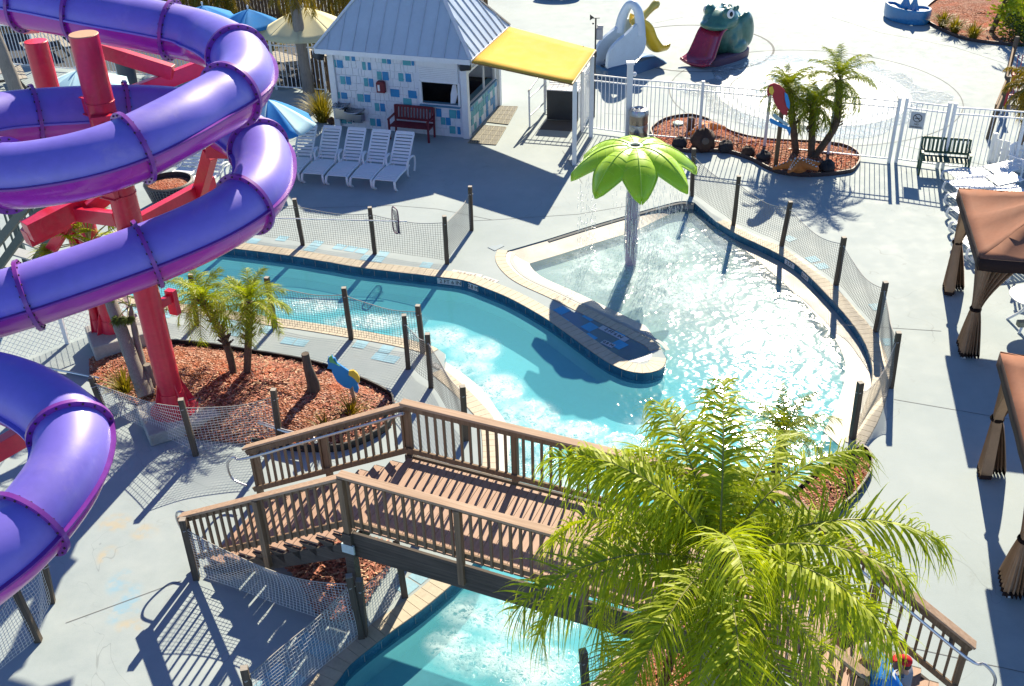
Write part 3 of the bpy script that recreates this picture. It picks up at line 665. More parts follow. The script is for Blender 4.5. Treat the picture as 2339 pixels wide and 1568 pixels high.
# stair tower glimpsed behind the tube
st = empty('stair_tower', P(20, 640), 'dark green open stairway behind the spiral slide', 'stairs'); M['stair_green'] = mat('stair_green', (.06, .09, .085), .6, var=.2)
mb = MB()
for x0, y0, z0, x1, y1, z1 in ((-60, 690, 0, 110, 455, 3.4), (-90, 660, .9, 95, 430, 4.3), (20, 690, 0, 150, 490, 3.0)): mb.bar(P(x0, y0, z0), P(x1, y1, z1), .09, .16)
mb.build('stringer', 'stair_green', st)
mb = MB()
for i in range(9):
    t = i/8; q = P(-60+170*t, 690-235*t, 3.4*t); q2 = P(20+130*t, 690-200*t, 3.2*t); mb.bar(q, q2, .28, .04)
mb.build('tread', mat('tread_grey', (.35, .37, .38), .6), st)
mb = MB()
for i in range(12):
    t = i/11; a = P(-60+170*t, 690-235*t, 3.4*t); mb.bar(a, a+V((0, 0, 1.0)), .035, .035)
mb.build('baluster', 'stair_green', st)
mb = MB()
for x, y, h in ((-10, 640, 4.5), (60, 600, 5.0), (110, 610, 4.4), (-40, 560, 5.2)): b = P(x, y); mb.box((b.x, b.y, h/2), (.12, .12, h))
mb.build('tower_post', 'stair_green', st)
# ================================================================ leaf umbrella fountain
fb = P(1440, 603, WZ); fo = empty('leaf_fountain', (fb.x, fb.y, -.3), 'lime green leaf-shaped water umbrella on a lilac post', 'fountain')
FH = [q for q in [i*.01 for i in range(200, 400)] if pr((fb.x, fb.y, q))[1] < 341][0]
mb = MB(); mb.lathe((fb.x, fb.y, -.3), [(.13, 0), (.13, FH+.2)], 20); mb.build('post', 'lilac', fo, smooth=True)
hub = V((fb.x, fb.y, FH)); RL = 1.46
for kx in range(8):
    a = radians(-90+45*kx+(3 if kx else 0)); d = V((cos(a), sin(a), 0)); s = V((-sin(a), cos(a), 0)); rows = []; nu, nv = 14, 10
    for i in range(nu+1):
        u = i/nu; r_ = .13+(RL-.13)*u; wd = .04+.40*sin(pi*min(1, u*.93+.07))**.8; wd = wd if i < nu else .012; row = []
        for j in range(nv+1):
            v = -1+2*j/nv; z = .06-.60*u**2.0-.25*(abs(v)**2.2)*min(1, u*3)*(1-.3*u)+.09*sin(pi*u); row.append(hub+d*r_+s*(wd*v)+V((0, 0, z)))
        rows.append(row)
    mb = MB(); mb.grid(rows); lf = mb.build('leaf', 'lime', fo, smooth=True, solid=.03, angle=80)
    mb = MB(); up = V((0, 0, .022))
    for j, rr in ((nv//2, .012), (0, .016), (nv, .016)): mb.tube([r[j]+up for r in rows], rr, 6)
    for i in range(2, nu, 2):
        for sgn in (-1, 1): mb.tube([rows[i][nv//2+sgn*q]+V((0, 0, .018)) for q in range(0, 5)], .004, 4)
    mb.build('leaf_vein', 'lime_rib' if True else '', lf)
mb = MB(); mb.lathe(hub, [(.09, -.1), (.2, -.02), (.21, .06), (.17, .1), (.12, .1), (.11, .02), (.0, .0)], 24, cap=False); hb = mb.build('hub', mat('hub_white', (.6, .68, .5), .5), fo, smooth=True)
mb = MB(); mb.lathe(hub, [(.118, .03), (.118, .05)], 20); mb.build('hub_opening', 'rock_brown', hb)
# falling water: thin rivulets of clear water round the post and from the leaf tips
k = NT('falling_water'); g = k.n('BsdfGlossy'); g.inputs[0].default_value = (.9, .93, .95, 1); g.inputs['Roughness'].default_value = .25; t = k.n('BsdfTransparent'); d_ = k.n('BsdfDiffuse'); d_.inputs[0].default_value = (.7, .74, .8, 1)
m1 = k.n('MixShader'); m1.inputs[0].default_value = .5; k.l(g.outputs[0], m1.inputs[1]); k.l(d_.outputs[0], m1.inputs[2]); m2 = k.n('MixShader'); m2.inputs[0].default_value = .5; k.l(t.outputs[0], m2.inputs[1]); k.l(m1.outputs[0], m2.inputs[2]); k.l(m2.outputs[0], k.out.inputs[0]); M['falling_water'] = k.m
R = random.Random(3); mb = MB()
for i in range(150):
    a = R.random()*2*pi; r0 = .145+R.random()*.03; z0 = R.uniform(.3, FH-.1); L = R.uniform(.15, .6); pts = []
    for j in range(5): pts.append((fb.x+(r0+R.uniform(-.008, .012))*cos(a+R.uniform(-.06, .06)), fb.y+(r0+R.uniform(-.008, .012))*sin(a+R.uniform(-.06, .06)), max(WZ, z0-L*j/4)))
    mb.tube(pts, R.uniform(.005, .013), 5)
for ai, amt in ((-1.35, 26), (2.7, 30), (.95, 60), (.35, 44), (1.7, 18), (3.5, 14)):
    for i in range(amt):
        a = ai+R.uniform(-.27, .27); rr = R.uniform(.95, 1.42); z0 = FH-.45-R.random()*.25; z = z0-R.random()*1.6
        while z > WZ:
            L = R.uniform(.03, .16); mb.tube([(fb.x+rr*cos(a), fb.y+rr*sin(a), z), (fb.x+(rr+.01)*cos(a), fb.y+(rr+.01)*sin(a), max(WZ, z-L))], R.uniform(.003, .006), 4); z -= L+R.uniform(.12, .5)
tag(mb.build('falling_water', 'falling_water', None), 'thin streams of water falling from the green leaf umbrella', 'water', kind='stuff')
# ================================================================ net fences
def lerpv(a, b, t): return a+(b-a)*t
def netpanel(mb, a0, a1, b0, b1, cell=.062, sag=.1, r=.0042, bsag=.03, belly=.03):
    """a0 a1: bottom and top at one post; b0 b1: at the next"""
    n = max(4, int((b0-a0).length/cell)); m_ = max(4, int((a1-a0).length/cell)); d = (b0-a0); nrm = V((-d.y, d.x, 0)).normalized()
    def S(u, v):
        q = lerpv(lerpv(a0, b0, u), lerpv(a1, b1, u), v); s = 4*u*(1-u); q = q+V((0, 0, -sag*s*v**1.3+bsag*s*(1-v)))+nrm*belly*s*sin(pi*v)+nrm*.012*sin(9*u+5*v); return q
    for i in range(n+1): mb.tube([S(i/n, j/7) for j in range(8)], r, 3, cap=False)
    for j in range(m_+1): mb.tube([S(i/12, j/m_) for i in range(13)], r, 3, cap=False)
    return [S(i/12, 1) for i in range(13)]
def netfence(posts, label, group='net fences round the river', sags=None, wood='post_wood', cord='net_cord', ext=()):
    """posts: (top x, top y, base x, base y)"""
    b0 = P(posts[0][2], posts[0][3]); root = empty('net_fence', b0, label, 'fence', group); ft = []
    for tx, ty, bx, by in posts:
        b = P(bx, by); h = hgt(bx, by, ty); h = max(.9, min(1.5, h))
        t = b+V((0, 0, h)); x_, y_ = pr(t); q = P(tx, ty, h); lean = (q-t); lean.z = 0; lean *= min(1, .25/max(.25, lean.length)) if lean.length > .25 else 1
        t = t+lean; ft.append((b, t)); rz = RND.uniform(-.3, .3); Rz = Matrix.Rotation(rz, 3, 'Z'); ax = Rz @ V((1, 0, 0))
        mb = MB(); mb.bar(b-V((0, 0, .05)), t, .1, .1, ax); ob = mb.build('post', wood, root, bevel=.006)
        mb = MB(); mb.bar(t, t+V((0, 0, .004)), .094, .094, ax); mb.build('post_top', 'post_top', ob)
        mb = MB(); mb.tube([t+V((.07, 0, -.2)), t+V((.0, -.062, -.2)), t+V((-.06, 0, -.22))], .01, 5); mb.build('rope_loop', 'rope', ob)
    for i in range(len(ft)-1):
        (a, at), (b, bt) = ft[i], ft[i+1]; a0, a1, b0_, b1 = lerpv(a, at, .06), lerpv(a, at, .86), lerpv(b, bt, .06), lerpv(b, bt, .86)
        mb = MB(); top = netpanel(mb, a0, a1, b0_, b1, sag=(sags[i] if sags else .1)); mb.build('net', cord, root)
        mb = MB(); mb.tube(top, .009, 5); mb.build('top_rope', 'rope', root)
    return ft
netfence([(520, 440, 545, 540), (672, 455, 692, 560), (844.3, 473.8, 856.3, 580), (1015, 493.8, 1021.3, 602.6), (1073.5, 426.3, 1077.3, 526.3)], 'net fence on the far bank that the pool skimmer hangs on')
netfence([(1585, 340, 1580, 448), (1688, 402.5, 1675, 515), (1806, 461, 1785, 562), (1928.4, 542.3, 1909.7, 651), (2023.3, 644.7, 2000.8, 757), (2053, 759.6, 2035, 885), (1966, 873.7, 1947, 1002.5)], 'long net fence curving round the right side of the leaf pool', sags=[.18, .16, .2, .2, .12, .4])
netfence([(330, 605, 350, 722), (435, 627, 450, 742), (608.7, 634, 628, 748), (785, 657.5, 802.5, 775), (954, 698, 967, 806)], 'net fence on the near bank of the river behind the two small palms')
netfence([(922.6, 720, 932.6, 842), (976, 762.6, 985, 885), (1056.5, 882.5, 1064, 1005)], 'short net fence above the white pool step, beside the bridge corner')
netfence([(207.7, 862, 238, 940), (412.6, 912.5, 447.6, 1040), (624, 890, 640, 1008)], 'net fence in front of the red column in the palm bed', cord='net_cord_white')
netfence([(416.4, 1186.5, 449.4, 1322), (797, 1316, 826, 1457), (557, 1526, 590, 1665)], 'net fence below the bridge stairs that turns along the water', cord='net_cord_white', sags=[.28, .05])
netfence([(820, 1325, 832, 1452), (905, 1240, 925, 1362)], 'short net strip from the dark post to under the bridge', cord='net_cord_white')
netfence([(96, 1271, 118, 1376), (23, 1327, 89, 1464), (-120, 1480, -80, 1620)], 'net fence with leaning post at the lower left corner', cord='net_cord_white')
netfence([(1332, 1487, 1342, 1630), (1530, 1390, 1540, 1510)], 'net fence under the big palm on the right bank')
# ================================================================ wooden footbridge
BU = V((.9135, -.4068, 0)); BW = V((.4068, .9135, 0)); N0 = V((-2.356, 11.175, 0)); LB = 5.71; WB = 1.71; DZ = 1.8; RH = 1.0
SLd, SRd = -BU, BU.copy(); SLn = 3.1; SRn = 2.58
M['cap_wood'] = wood('cap_wood', (.30, .19, .12), (.52, .38, .27), ang=atan2(BU.y, BU.x), scale=.8); M['bal_wood'] = wood('bal_wood', (.13, .085, .05), (.31, .21, .13), vert=True)
M['beam_wood'] = wood('beam_wood', (.05, .04, .032), (.15, .12, .095), ang=atan2(BU.y, BU.x)); M['deck_board'] = wood('deck_board', (.33, .20, .135), (.46, .31, .225), ang=atan2(BW.y, BW.x), rough=.6)
br = empty('footbridge', N0+BU*LB/2+BW*WB/2, 'weathered wooden footbridge with railings over the lazy river', 'bridge')
mb = MB(); nb = int(LB/.143)
for i in range(nb):
    c = N0+BU*((i+.5)*LB/nb)+BW*WB/2+V((0, 0, DZ-.016)); mb.bar(c-BW*(WB/2-.02), c+BW*(WB/2-.02), LB/nb-.008, .03)
mb.build('deck', 'deck_board', br)
def side(s): return N0+BW*(WB*s)
NL, FLc = side(0), side(1); NR, FR = NL+BU*LB, FLc+BU*LB
mb = MB()
for s, o in ((0, -.07), (1, .07)):
    a = side(s)+BW*o; mb.bar(a+V((0, 0, DZ-.13)), a+BU*LB+V((0, 0, DZ-.13)), .05, .24); mb.bar(a-BW*o*.6+V((0, 0, DZ-.36)), a-BW*o*.6+BU*LB+V((0, 0, DZ-.36)), .09, .24)
mb.build('beam', 'beam_wood', br, bevel=.006)
mb = MB()
for t in (.1, LB/2, LB-.1): a = NL+BU*t; mb.bar(a+V((0, 0, DZ-.2)), a+BW*WB+V((0, 0, DZ-.2)), .06, .2)
mb.build('beam', 'beam_wood', br)
def railing(a, b, za, zb, out, post_ts, pipe=False, sub=.14):
    """a-b at deck level, za zb heights of the walking line"""
    L = (b-a).length; d = (b-a)/L; f = lambda t: a+d*(L*t)+V((0, 0, za+(zb-za)*t)); z = lambda h: V((0, 0, h)); o = out*.05
    mb = MB(); mb.bar(f(0)+z(RH)+o-d*.05, f(1)+z(RH)+o+d*.05, .145, .04); mb.build('cap_rail', 'cap_wood', br, bevel=.006)
    mb = MB(); mb.bar(f(0)+z(RH-.075)+o*.4, f(1)+z(RH-.075)+o*.4, .038, .09); mb.bar(f(0)+z(.12)+o*.4, f(1)+z(.12)+o*.4, .038, .09); mb.build('sub_rail', 'bal_wood', br, bevel=.004)
    mb = MB(); n = int(L/sub)
    for i in range(n):
        t = (i+.5)/n; q = f(t)+o; mb.bar(q+z(.06), q+z(RH-.03), .036, .036, d)
    mb.build('balusters', 'bal_wood', br)
    for t in post_ts:
        q = f(t)+o*1.9; mb = MB(); mb.bar(V((q.x, q.y, -.05 if 0 else q.z-.35)), q+z(RH-.02), .092, .092, d); mb.build('post', 'bal_wood', br, bevel=.005)
    if pipe:
        mb = MB(); q0, q1 = f(.02)-out*.1+z(RH-.13), f(.98)-out*.1+z(RH-.13)
        pts = [q0+out*.08, q0, q0.lerp(q1, .5), q1, q1+d*.25+z(-.04), q1+d*.42+z(-.25), q1+d*.38+z(-.55), q1+d*.1+z(-.62)]; mb.tube(catmull(pts, 5), .022, 8); mb.build('pipe_handrail', 'pipe', br, smooth=True)
        mb = MB()
        for t in (.1, .5, .9): q = f(t)+z(RH-.13); mb.bar(q-out*.1, q+out*.03, .05, .015)
        mb.build('rail_bracket', 'pipe', br)
railing(NL, NR, DZ, DZ, -BW, (0, .31, .62, 1)); railing(FLc, FR, DZ, DZ, BW, (0, .31, .62, 1))
nl = NL+SLd*SLn; fl2 = FLc+SLd*(SLn+.08); nr = NR+SRd*SRn; fr2 = FR+SRd*SRn
railing(NL, nl, DZ, .02, -BW, (.5, .98)); railing(FLc, fl2, DZ, .02, BW, (.5, .98), pipe=True)
railing(NR, nr, DZ, .02, -BW, (.5, .98)); railing(FR, fr2, DZ, .02, BW, (.5, .98), pipe=True)
for A, B, d, L in ((NL, FLc, SLd, SLn), (NR, FR, SRd, SRn)):
    nst = 10
    for i in range(nst-1):
        t = (i+.55)/nst*L; z = DZ-(i+1)*DZ/nst; mb = MB(); a, b = A+d*t+V((0, 0, z)), B+d*t+V((0, 0, z)); w_ = L/nst/2; mb.bar(a-d*w_*.5, b-d*w_*.5, w_-.008, .032); mb.bar(a+d*w_*.5, b+d*w_*.5, w_-.008, .032); mb.build('tread', 'deck_board', br)
    mb = MB()
    for q in (A-BW*.03, B+BW*.03, (A+B)/2):
        mb.bar(q+V((0, 0, DZ-.38)), q+d*L*.93+V((0, 0, -.1)), .045, .24)
        for i in range(nst-1):
            t = (i+.55)/nst*L; z = DZ-(i+1)*DZ/nst-.018; mb.plate([(-L/nst*.48, -.0), (L/nst*.48, -.0), (-L/nst*.48, -.19)], q+d*t+V((0, 0, z)), d, (0, 0, 1), .045)
    mb.build('stringer', 'beam_wood', br)
mb = MB()
for q in (NL-BW*.09, FLc+BW*.09, NR-BW*.09, FR+BW*.09): mb.bar(V((q.x, q.y, -.05)), V((q.x, q.y, DZ)), .14, .14, BU)
mb.build('support_post', 'beam_wood', br, bevel=.005)
mb = MB(); q = NL-BW*.15+V((0, 0, DZ-.28)); mb.box(q, (.2, .03, .16), Matrix.Rotation(atan2(BU.y, BU.x), 3, 'Z')); mb.build('junction_box', mat('pale_box', (.5, .6, .6), .5), br)
mb = MB(); q = nl; mb.tube(catmull([nl+BW*.1+V((0, 0, .95)), nl+SLd*.22+BW*.1+V((0, 0, .93)), nl+SLd*.3+BW*.1+V((0, 0, .75)), nl+SLd*.2+BW*.1+V((0, 0, .45)), nl+BW*.1+V((0, 0, .4))], 6), .02, 8); mb.build('pipe_handrail', 'pipe', br, smooth=True)
# ================================================================ white picket fences
def pickets(l, h, label, gap=.125, group='white metal picket fences', post_px=(), cap=False, thick=.018):
    root = empty('picket_fence', P(*l[0]), label, 'fence', group); pts = px(l)
    for a, b in zip(pts, pts[1:]):
        L = (b-a).length; d = (b-a)/L; n = int(L/gap); mb = MB(); z = lambda q: V((0, 0, q))
        for hh in (h-.04, h-.22, .12): mb.bar(a+z(hh), b+z(hh), .03, .035)
        for i in range(1, n): q = a+d*(L*i/n); mb.bar(q+z(.1), q+z(h-.03), thick, thick, d)
        mb.build('picket_panel', 'white_paint', root)
    for q in pts+px(post_px):
        mb = MB(); mb.box(q+V((0, 0, h/2+.02)), (.075, .075, h+.06)); mb.box(q+V((0, 0, h+.06)), (.09, .09, .025)); mb.build('post', 'white_paint', root)
    return root
pickets([(1436, 313), (1596, 328), (1745, 344), (1890, 357), (2030, 372)], 1.84, 'white picket fence crossing in front of the splash pad')
pickets([(2152, 387), (2310, 400), (2480, 415)], 1.84, 'white picket fence running right from the no smoking gate')
pickets([(-160, 138), (90, 158), (270, 173), (475, 190), (632, 205), (745, 213)], 1.78, 'white picket fence behind the spiral slide', gap=.15, thick=.022)
g = pickets([(2046, 372), (2140, 385)], 1.84, 'white picket gate carrying the no smoking sign', group='white picket gates'); g.name = 'picket_gate'
sg = empty('no_smoking_sign', P(2078, 310, 1.3), 'grey NO SMOKING sign on the white gate', 'sign'); a = P(2046, 372); b = P(2140, 385); gd = (b-a).normalized(); gn = V((gd.y, -gd.x, 0))
q = a+gd*.36+gn*.05+V((0, 0, 1.32)); mb = MB(); mb.plate([(-.19, -.24), (.19, -.24), (.19, .24), (-.19, .24)], q, gd, (0, 0, 1), .012); mb.build('panel', mat('sign_grey', (.5, .53, .55), .5), sg)
q = q+gn*.012; mb = MB(); rows = [[q+V((0, 0, .07))+gd*(r_*cos(2*pi*i/32))+V((0, 0, r_*sin(2*pi*i/32))) for i in range(33)] for r_ in (.1, .12)]; mb.grid(rows); mb.bar(q+V((0, 0, .07))+gd*.08-V((0, 0, .08)), q+V((0, 0, .07))-gd*.08+V((0, 0, .08)), .002, .018, gn.cross(gd)); mb.bar(q+V((0, 0, .06))-gd*.07, q+V((0, 0, .06))+gd*.06, .002, .022); mb.build('symbol', 'ink', sg)
text('NO', .075, q+V((0, 0, -.11)), gd, (0, 0, 1), 'lettering', 'ink', sg); text('SMOKING', .068, q+V((0, 0, -.19)), gd, (0, 0, 1), 'lettering', 'ink', sg)
g = pickets([(1328, 298), (1434, 312)], 1.84, 'white picket gate between the yellow awning and the fence', group='white picket gates'); g.name = 'picket_gate'
po = MB(); b = P(1434, 313); po.box(b+V((0, 0, 1.13)), (.17, .17, 2.26)); po.box(b+V((0, 0, 2.29)), (.24, .24, .07)); go = empty('gate_post', b, 'thick white gate post with square cap left of the bin', 'post'); po.build('shaft', 'white_paint', go, bevel=.006)
mb = MB(); mb.ball(b+V((.13, -.02, 1.95)), .07, .05, .07); mb.box(b+V((.1, 0, 1.95)), (.06, .04, .05)); mb.build('lamp', 'white_plastic', go, smooth=True)
# pool skimmer hung on the far net fence
sk_ = empty('pool_skimmer', P(900, 545), 'long pole pool skimmer net hanging on the far net fence', 'skimmer')
mb = MB(); mb.tube([P(560, 497, 1.02), P(930, 506, 1.02)], .014, 6); mb.build('pole', 'white_paint', sk_)
c = P(903, 505, .98); hd = [(-.13, .32), (0, .36), (.13, .3), (.17, 0), (.12, -.3), (-.1, -.32), (-.16, -.05)]; uy = V((.05, -.1, 1)).normalized(); ux = V((.6, -.8, 0))
mb = MB(); mb.tube(catmull([c+ux*a_*.9+uy*b_ for a_, b_ in hd], 4, True), .016, 6, closed=True); mb.build('net_frame', mat('plum', (.12, .03, .09), .4), sk_, smooth=True)
mb = MB()
for i in range(9):
    t = -.12+.03*i; mb.tube([c+ux*t+uy*.3, c+ux*t*.5+V((.08, -.12, -.28)), c+ux*t-uy*.28], .004, 3)
for i in range(14):
    t = .28-.042*i; mb.tube([c-ux*.13+uy*t, c+uy*t+V((.06, -.1, -.06)), c+ux*.13+uy*t], .004, 3)
mb.build('mesh_bag', mat('net_navy', (.05, .05, .1), .8), sk_)
# wooden trellis posts in the palm bed
mb = MB(); b = P(715, 1000, .2)
# ================================================================ kiosk
KA, KB, KC = P(775, 288), P(1068, 316), P(1141, 241); ku = (KB-KA).normalized(); kv = V((-ku.y, ku.x, 0)); KW = (KB-KA).length; KD = max(2.9, (KC-KB).dot(kv)); KH = 2.42
ki = empty('kiosk', (KA+KB)/2, 'white snack kiosk with blue and teal shingles and a hipped metal roof', 'kiosk'); Rk = Matrix((ku, kv, V((0, 0, 1)))).transposed()
def kp(s, d, z): return KA+ku*s+kv*d+V((0, 0, z))
# walls as panels round the two openings
def wallpanel(mb, o, ux, W, H, holes, th=.1, nrm=None):
    xs = sorted({0, W, *[h[0] for h in holes], *[h[1] for h in holes]}); zs = sorted({0, H, *[h[2] for h in holes], *[h[3] for h in holes]})
    for x0, x1 in zip(xs, xs[1:]):
        for z0, z1 in zip(zs, zs[1:]):
            cx, cz = (x0+x1)/2, (z0+z1)/2
            if any(h[0] < cx < h[1] and h[2] < cz < h[3] for h in holes): continue
            mb.plate([(x0, z0), (x1, z0), (x1, z1), (x0, z1)], o-nrm*th/2, ux, (0, 0, 1), th)
fw0 = onwall(*Zc(1, 0, 1500, 745), KA, KB); fw1 = onwall(*Zc(1, 0, 1862, 955), KA, KB)
FWN = (fw0[0], min(fw1[0], KW-.13), .98, 1.72); sH = (.12, KD-.35, .98, 1.98)
mb = MB(); wallpanel(mb, kp(0, 0, 0), ku, KW, KH, [FWN], nrm=-kv); wallpanel(mb, kp(KW, .1, 0), kv, KD-.1, KH, [sH], nrm=ku)
wallpanel(mb, kp(0, KD, 0), -kv, KD-.1, KH, [], nrm=-ku); wallpanel(mb, kp(KW-.1, KD, 0), -ku, KW-.2, KH, [], nrm=kv)
mb.build('wall', 'white_wall', ki)
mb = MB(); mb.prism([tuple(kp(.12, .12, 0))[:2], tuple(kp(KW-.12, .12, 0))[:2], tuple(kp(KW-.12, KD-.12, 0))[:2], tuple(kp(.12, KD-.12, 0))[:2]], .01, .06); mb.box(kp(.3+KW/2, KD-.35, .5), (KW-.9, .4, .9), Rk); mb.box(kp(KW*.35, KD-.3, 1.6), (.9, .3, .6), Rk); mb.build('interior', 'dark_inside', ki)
# shingles: rows of boards proud of the wall, some painted
rects = [(815, 860, 505, 555, 2), (872, 910, 508, 558, 1), (698, 738, 545, 615, 2), (738, 800, 548, 622, 1), (970, 1008, 565, 640, 2), (1020, 1055, 570, 642, 1), (1150, 1195, 527, 580, 2), (1197, 1237, 530, 585, 1), (1340, 1420, 543, 600, 2), (1420, 1447, 548, 600, 1), (770, 822, 695, 770, 2), (822, 872, 698, 775, 1), (985, 1030, 712, 790, 2), (1030, 1078, 717, 795, 1), (1105, 1155, 652, 730, 2), (1155, 1217, 655, 735, 1), (1300, 1352, 667, 745, 2), (1365, 1422, 672, 750, 1), (740, 775, 840, 900, 2), (778, 840, 843, 905, 1), (925, 988, 857, 930, 2), (990, 1050, 862, 935, 1), (1228, 1315, 812, 888, 1), (1390, 1472, 825, 900, 1), (1345, 1428, 895, 970, 2), (1085, 1132, 940, 1015, 2), (1134, 1185, 945, 1020, 1), (770, 832, 1058, 1130, 2), (835, 880, 1062, 1130, 2), (1042, 1095, 1080, 1150, 2), (1102, 1145, 1085, 1155, 1), (1645, 1697, 990, 1068, 1), (1765, 1833, 1003, 1083, 2), (1835, 1868, 1008, 1085, 1), (1688, 1735, 1070, 1140, 2), (1735, 1783, 1073, 1145, 1), (1768, 1825, 1150, 1222, 2), (1840, 1872, 1158, 1228, 1), (1580, 1625, 985, 1030, 2)]
R = random.Random(4); mb = MB(); ROW = .24
def shingles(mb, o, ux, nrm, W, skip, paint):
    nr = int(KH/ROW)
    for r_ in range(nr):
        z0, z1 = .02+r_*ROW, .02+(r_+1)*ROW-.008; x = .11
        while x < W-.11:
            w_ = R.choice((.1, .13, .16, .2, .25)); w_ = min(w_, W-.1-x); cx, cz = x+w_/2, (z0+z1)/2
            if not any(h[0]-.08 < x+w_ and x < h[1]+.08 and h[2]-.1 < z1 and z0 < h[3]+.1 for h in skip):
                mb.cur = 0; off = R.choice((0, 0, .012, -.012)); th = .014+R.random()*.008
                mb.plate([(x+.004, z0+off), (x+w_-.004, z0+off), (x+w_-.004, z1), (x+.004, z1)], o+nrm*(th/2+.001), ux, (0, 0, 1), th)
            x += w_
    for a_, b_, z0, z1, c in paint:
        mb.cur = c; mb.plate([(a_, z0), (b_, z0), (b_, z1), (a_, z1)], o+nrm*.016, ux, (0, 0, 1), .03)
pt = []
for a_, b_, y0, y1, c in rects:
    s0, z1 = onwall(*Zc(1, 0, a_, y0), KA, KB); s1_, z0 = onwall(*Zc(1, 0, b_, y1), KA, KB); pt.append((max(.1, s0), min(KW-.1, s1_-.004), max(.03, z0), min(KH-.03, z1), c))
shingles(mb, kp(0, 0, 0), ku, -kv, KW, [(FWN[0], FWN[1], FWN[2], 2.4)], pt)
pt2 = []
for i in range(12):
    for j in range(4):
        if R.random() < .5: pt2.append((.12+i*.23, .12+i*.23+.2, .04+j*.23, .04+j*.23+.21, R.choice((1, 2, 2))))
shingles(mb, kp(KW, 0, 0), kv, ku, KD, [(sH[0], sH[1], sH[2], 2.4)], [q for q in pt2 if q[1] < KD-.15])
mb.build('shingle', ['white_wall', 'tile_blue', 'tile_teal'], ki)
mb = MB()
for s, d in ((0, 0), (KW, 0), (KW, KD)): mb.box(kp(s, d, KH/2)+(ku*(.0 if s else 0))+V((0, 0, 0)), (.2, .2, KH-.02), Rk)
mb.build('corner_trim', 'white_paint', ki, bevel=.008)
# roof
OV = .36; e = [kp(-OV, -OV, KH), kp(KW+OV, -OV, KH), kp(KW+OV, KD+OV, KH), kp(-OV, KD+OV, KH)]; RZ = 5.05; r0, r1 = kp(KW*.5-.5, KD/2, RZ), kp(KW*.5+.5, KD/2, RZ); up = V((0, 0, .14))
M['roof_metal'] = mat('roof_metal', (.52, .60, .66), .38, spec=.6, metal=.2, var=.06, vs=1)
mb = MB(); E_ = [q+up for q in e]; mb.add(E_+[r0, r1], [(0, 1, 5, 4), (1, 2, 5), (2, 3, 4, 5), (3, 0, 4)]); rf = mb.build('roof', 'roof_metal', ki)
mb = MB()
def rib(a, b): mb.bar(a+V((0, 0, .015)), b+V((0, 0, .015)), .022, .045)
def seams(a, b, ta, tb, n):
    for i in range(1, n):
        t = i/n; q = a.lerp(b, t); d = (b-a).normalized(); L = (b-a).length
        # seam runs up the slope, ends on the hip or the ridge
        sa, sb = (ta-a).dot(d), (tb-a).dot(d); x = t*L
        if x < sa: top = a.lerp(ta, x/sa); 
        elif x > sb: top = b.lerp(tb, (L-x)/(L-sb))
        else: top = ta.lerp(tb, (x-sa)/max(1e-6, sb-sa))
        rib(q, top)
seams(E_[0], E_[1], r0, r1, 12); seams(E_[1], E_[2], r1, r1, 9); seams(E_[2], E_[3], r1, r0, 12); seams(E_[3], E_[0], r0, r0, 9)
mb.build('seam', 'roof_metal', rf)
mb = MB()
for a, b in ((E_[0], r0), (E_[1], r1), (E_[2], r1), (E_[3], r0), (r0, r1)): mb.bar(a+V((0, 0, .025)), b+V((0, 0, .025)), .11, .04)
mb.build('hip_cap', 'roof_metal', rf)
mb = MB()
for i in range(4): a, b = e[i], e[(i+1) % 4]; d = (b-a).normalized()*.03; mb.bar(a+d+up*.5, b-d+up*.5, .05, .15)
mb.add([q+V((0, 0, .01)) for q in e], [(0, 1, 2, 3)]); mb.build('fascia', 'white_paint', ki)
# openings
def kwin(o, ux, nrm, h, mull, name, shutter):
    f = MB(); p_ = lambda s, z: o+ux*s+V((0, 0, z))
    for a, b in (((h[0], h[2]), (h[1], h[2])), ((h[0], h[3]), (h[1], h[3])), ((h[0], h[2]), (h[0], h[3])), ((h[1], h[2]), (h[1], h[3]))): f.bar(p_(*a)+nrm*.012, p_(*b)+nrm*.012, .07, .07, nrm)
    if mull: f.bar(p_(mull, h[2])+nrm*.0, p_(mull, h[3])+nrm*.0, .05, .05, nrm)
    w_ = f.build(name, 'white_paint', ki); c = MB(); c.plate([(h[0]-.03, -.22), (h[1]+.03, -.22), (h[1]+.03, .14), (h[0]-.03, .14)], p_(0, h[2]-.005)-nrm*.02, ux, nrm, .04); c.build('counter', 'counter_blue', w_)
    if shutter:
        s = MB()
        for i in range(9): z = h[3]+.06+i*.055; s.bar(p_(h[0], z)+nrm*.03, p_(h[1], z)+nrm*.03, .05, .045, nrm)
        s.bar(p_(h[0]-.04, 2.3)+nrm*.07, p_(h[1]+.04, 2.3)+nrm*.07, .14, .16, (0, 0, 1)); s.build('roller_shutter', 'white_paint', w_)
kwin(kp(0, 0, 0), ku, -kv, FWN, None, 'serving_window', True); kwin(kp(KW, 0, 0), kv, ku, sH, KD*.55, 'serving_window', False)
mb = MB(); q = kp(FWN[1]-.36, .16, 1.0); mb.plate([(0, 0), (.16, .02), (.24, .3), (.2, .62), (.1, .6), (.02, .3)], q, ku, (0, 0, 1), .05); o = mb.build('towel', 'white_plastic', None, bevel=.01); tag(o, 'white cloth hanging inside the kiosk serving window', 'cloth')
def wallthing(name, lab, cat, x0, y0, x1, y1): s0, z1 = onwall(*Zc(1, 0, x0, y0), KA, KB); s1_, z0 = onwall(*Zc(1, 0, x1, y1), KA, KB); return empty(name, kp((s0+s1_)/2, 0, z0), lab, cat), s0, s1_, z0, z1
h_, s0, s1_, z0, z1 = wallthing('hose_cabinet', 'small maroon cabinet mounted on the kiosk wall', 'cabinet', 1112, 740, 1195, 840)
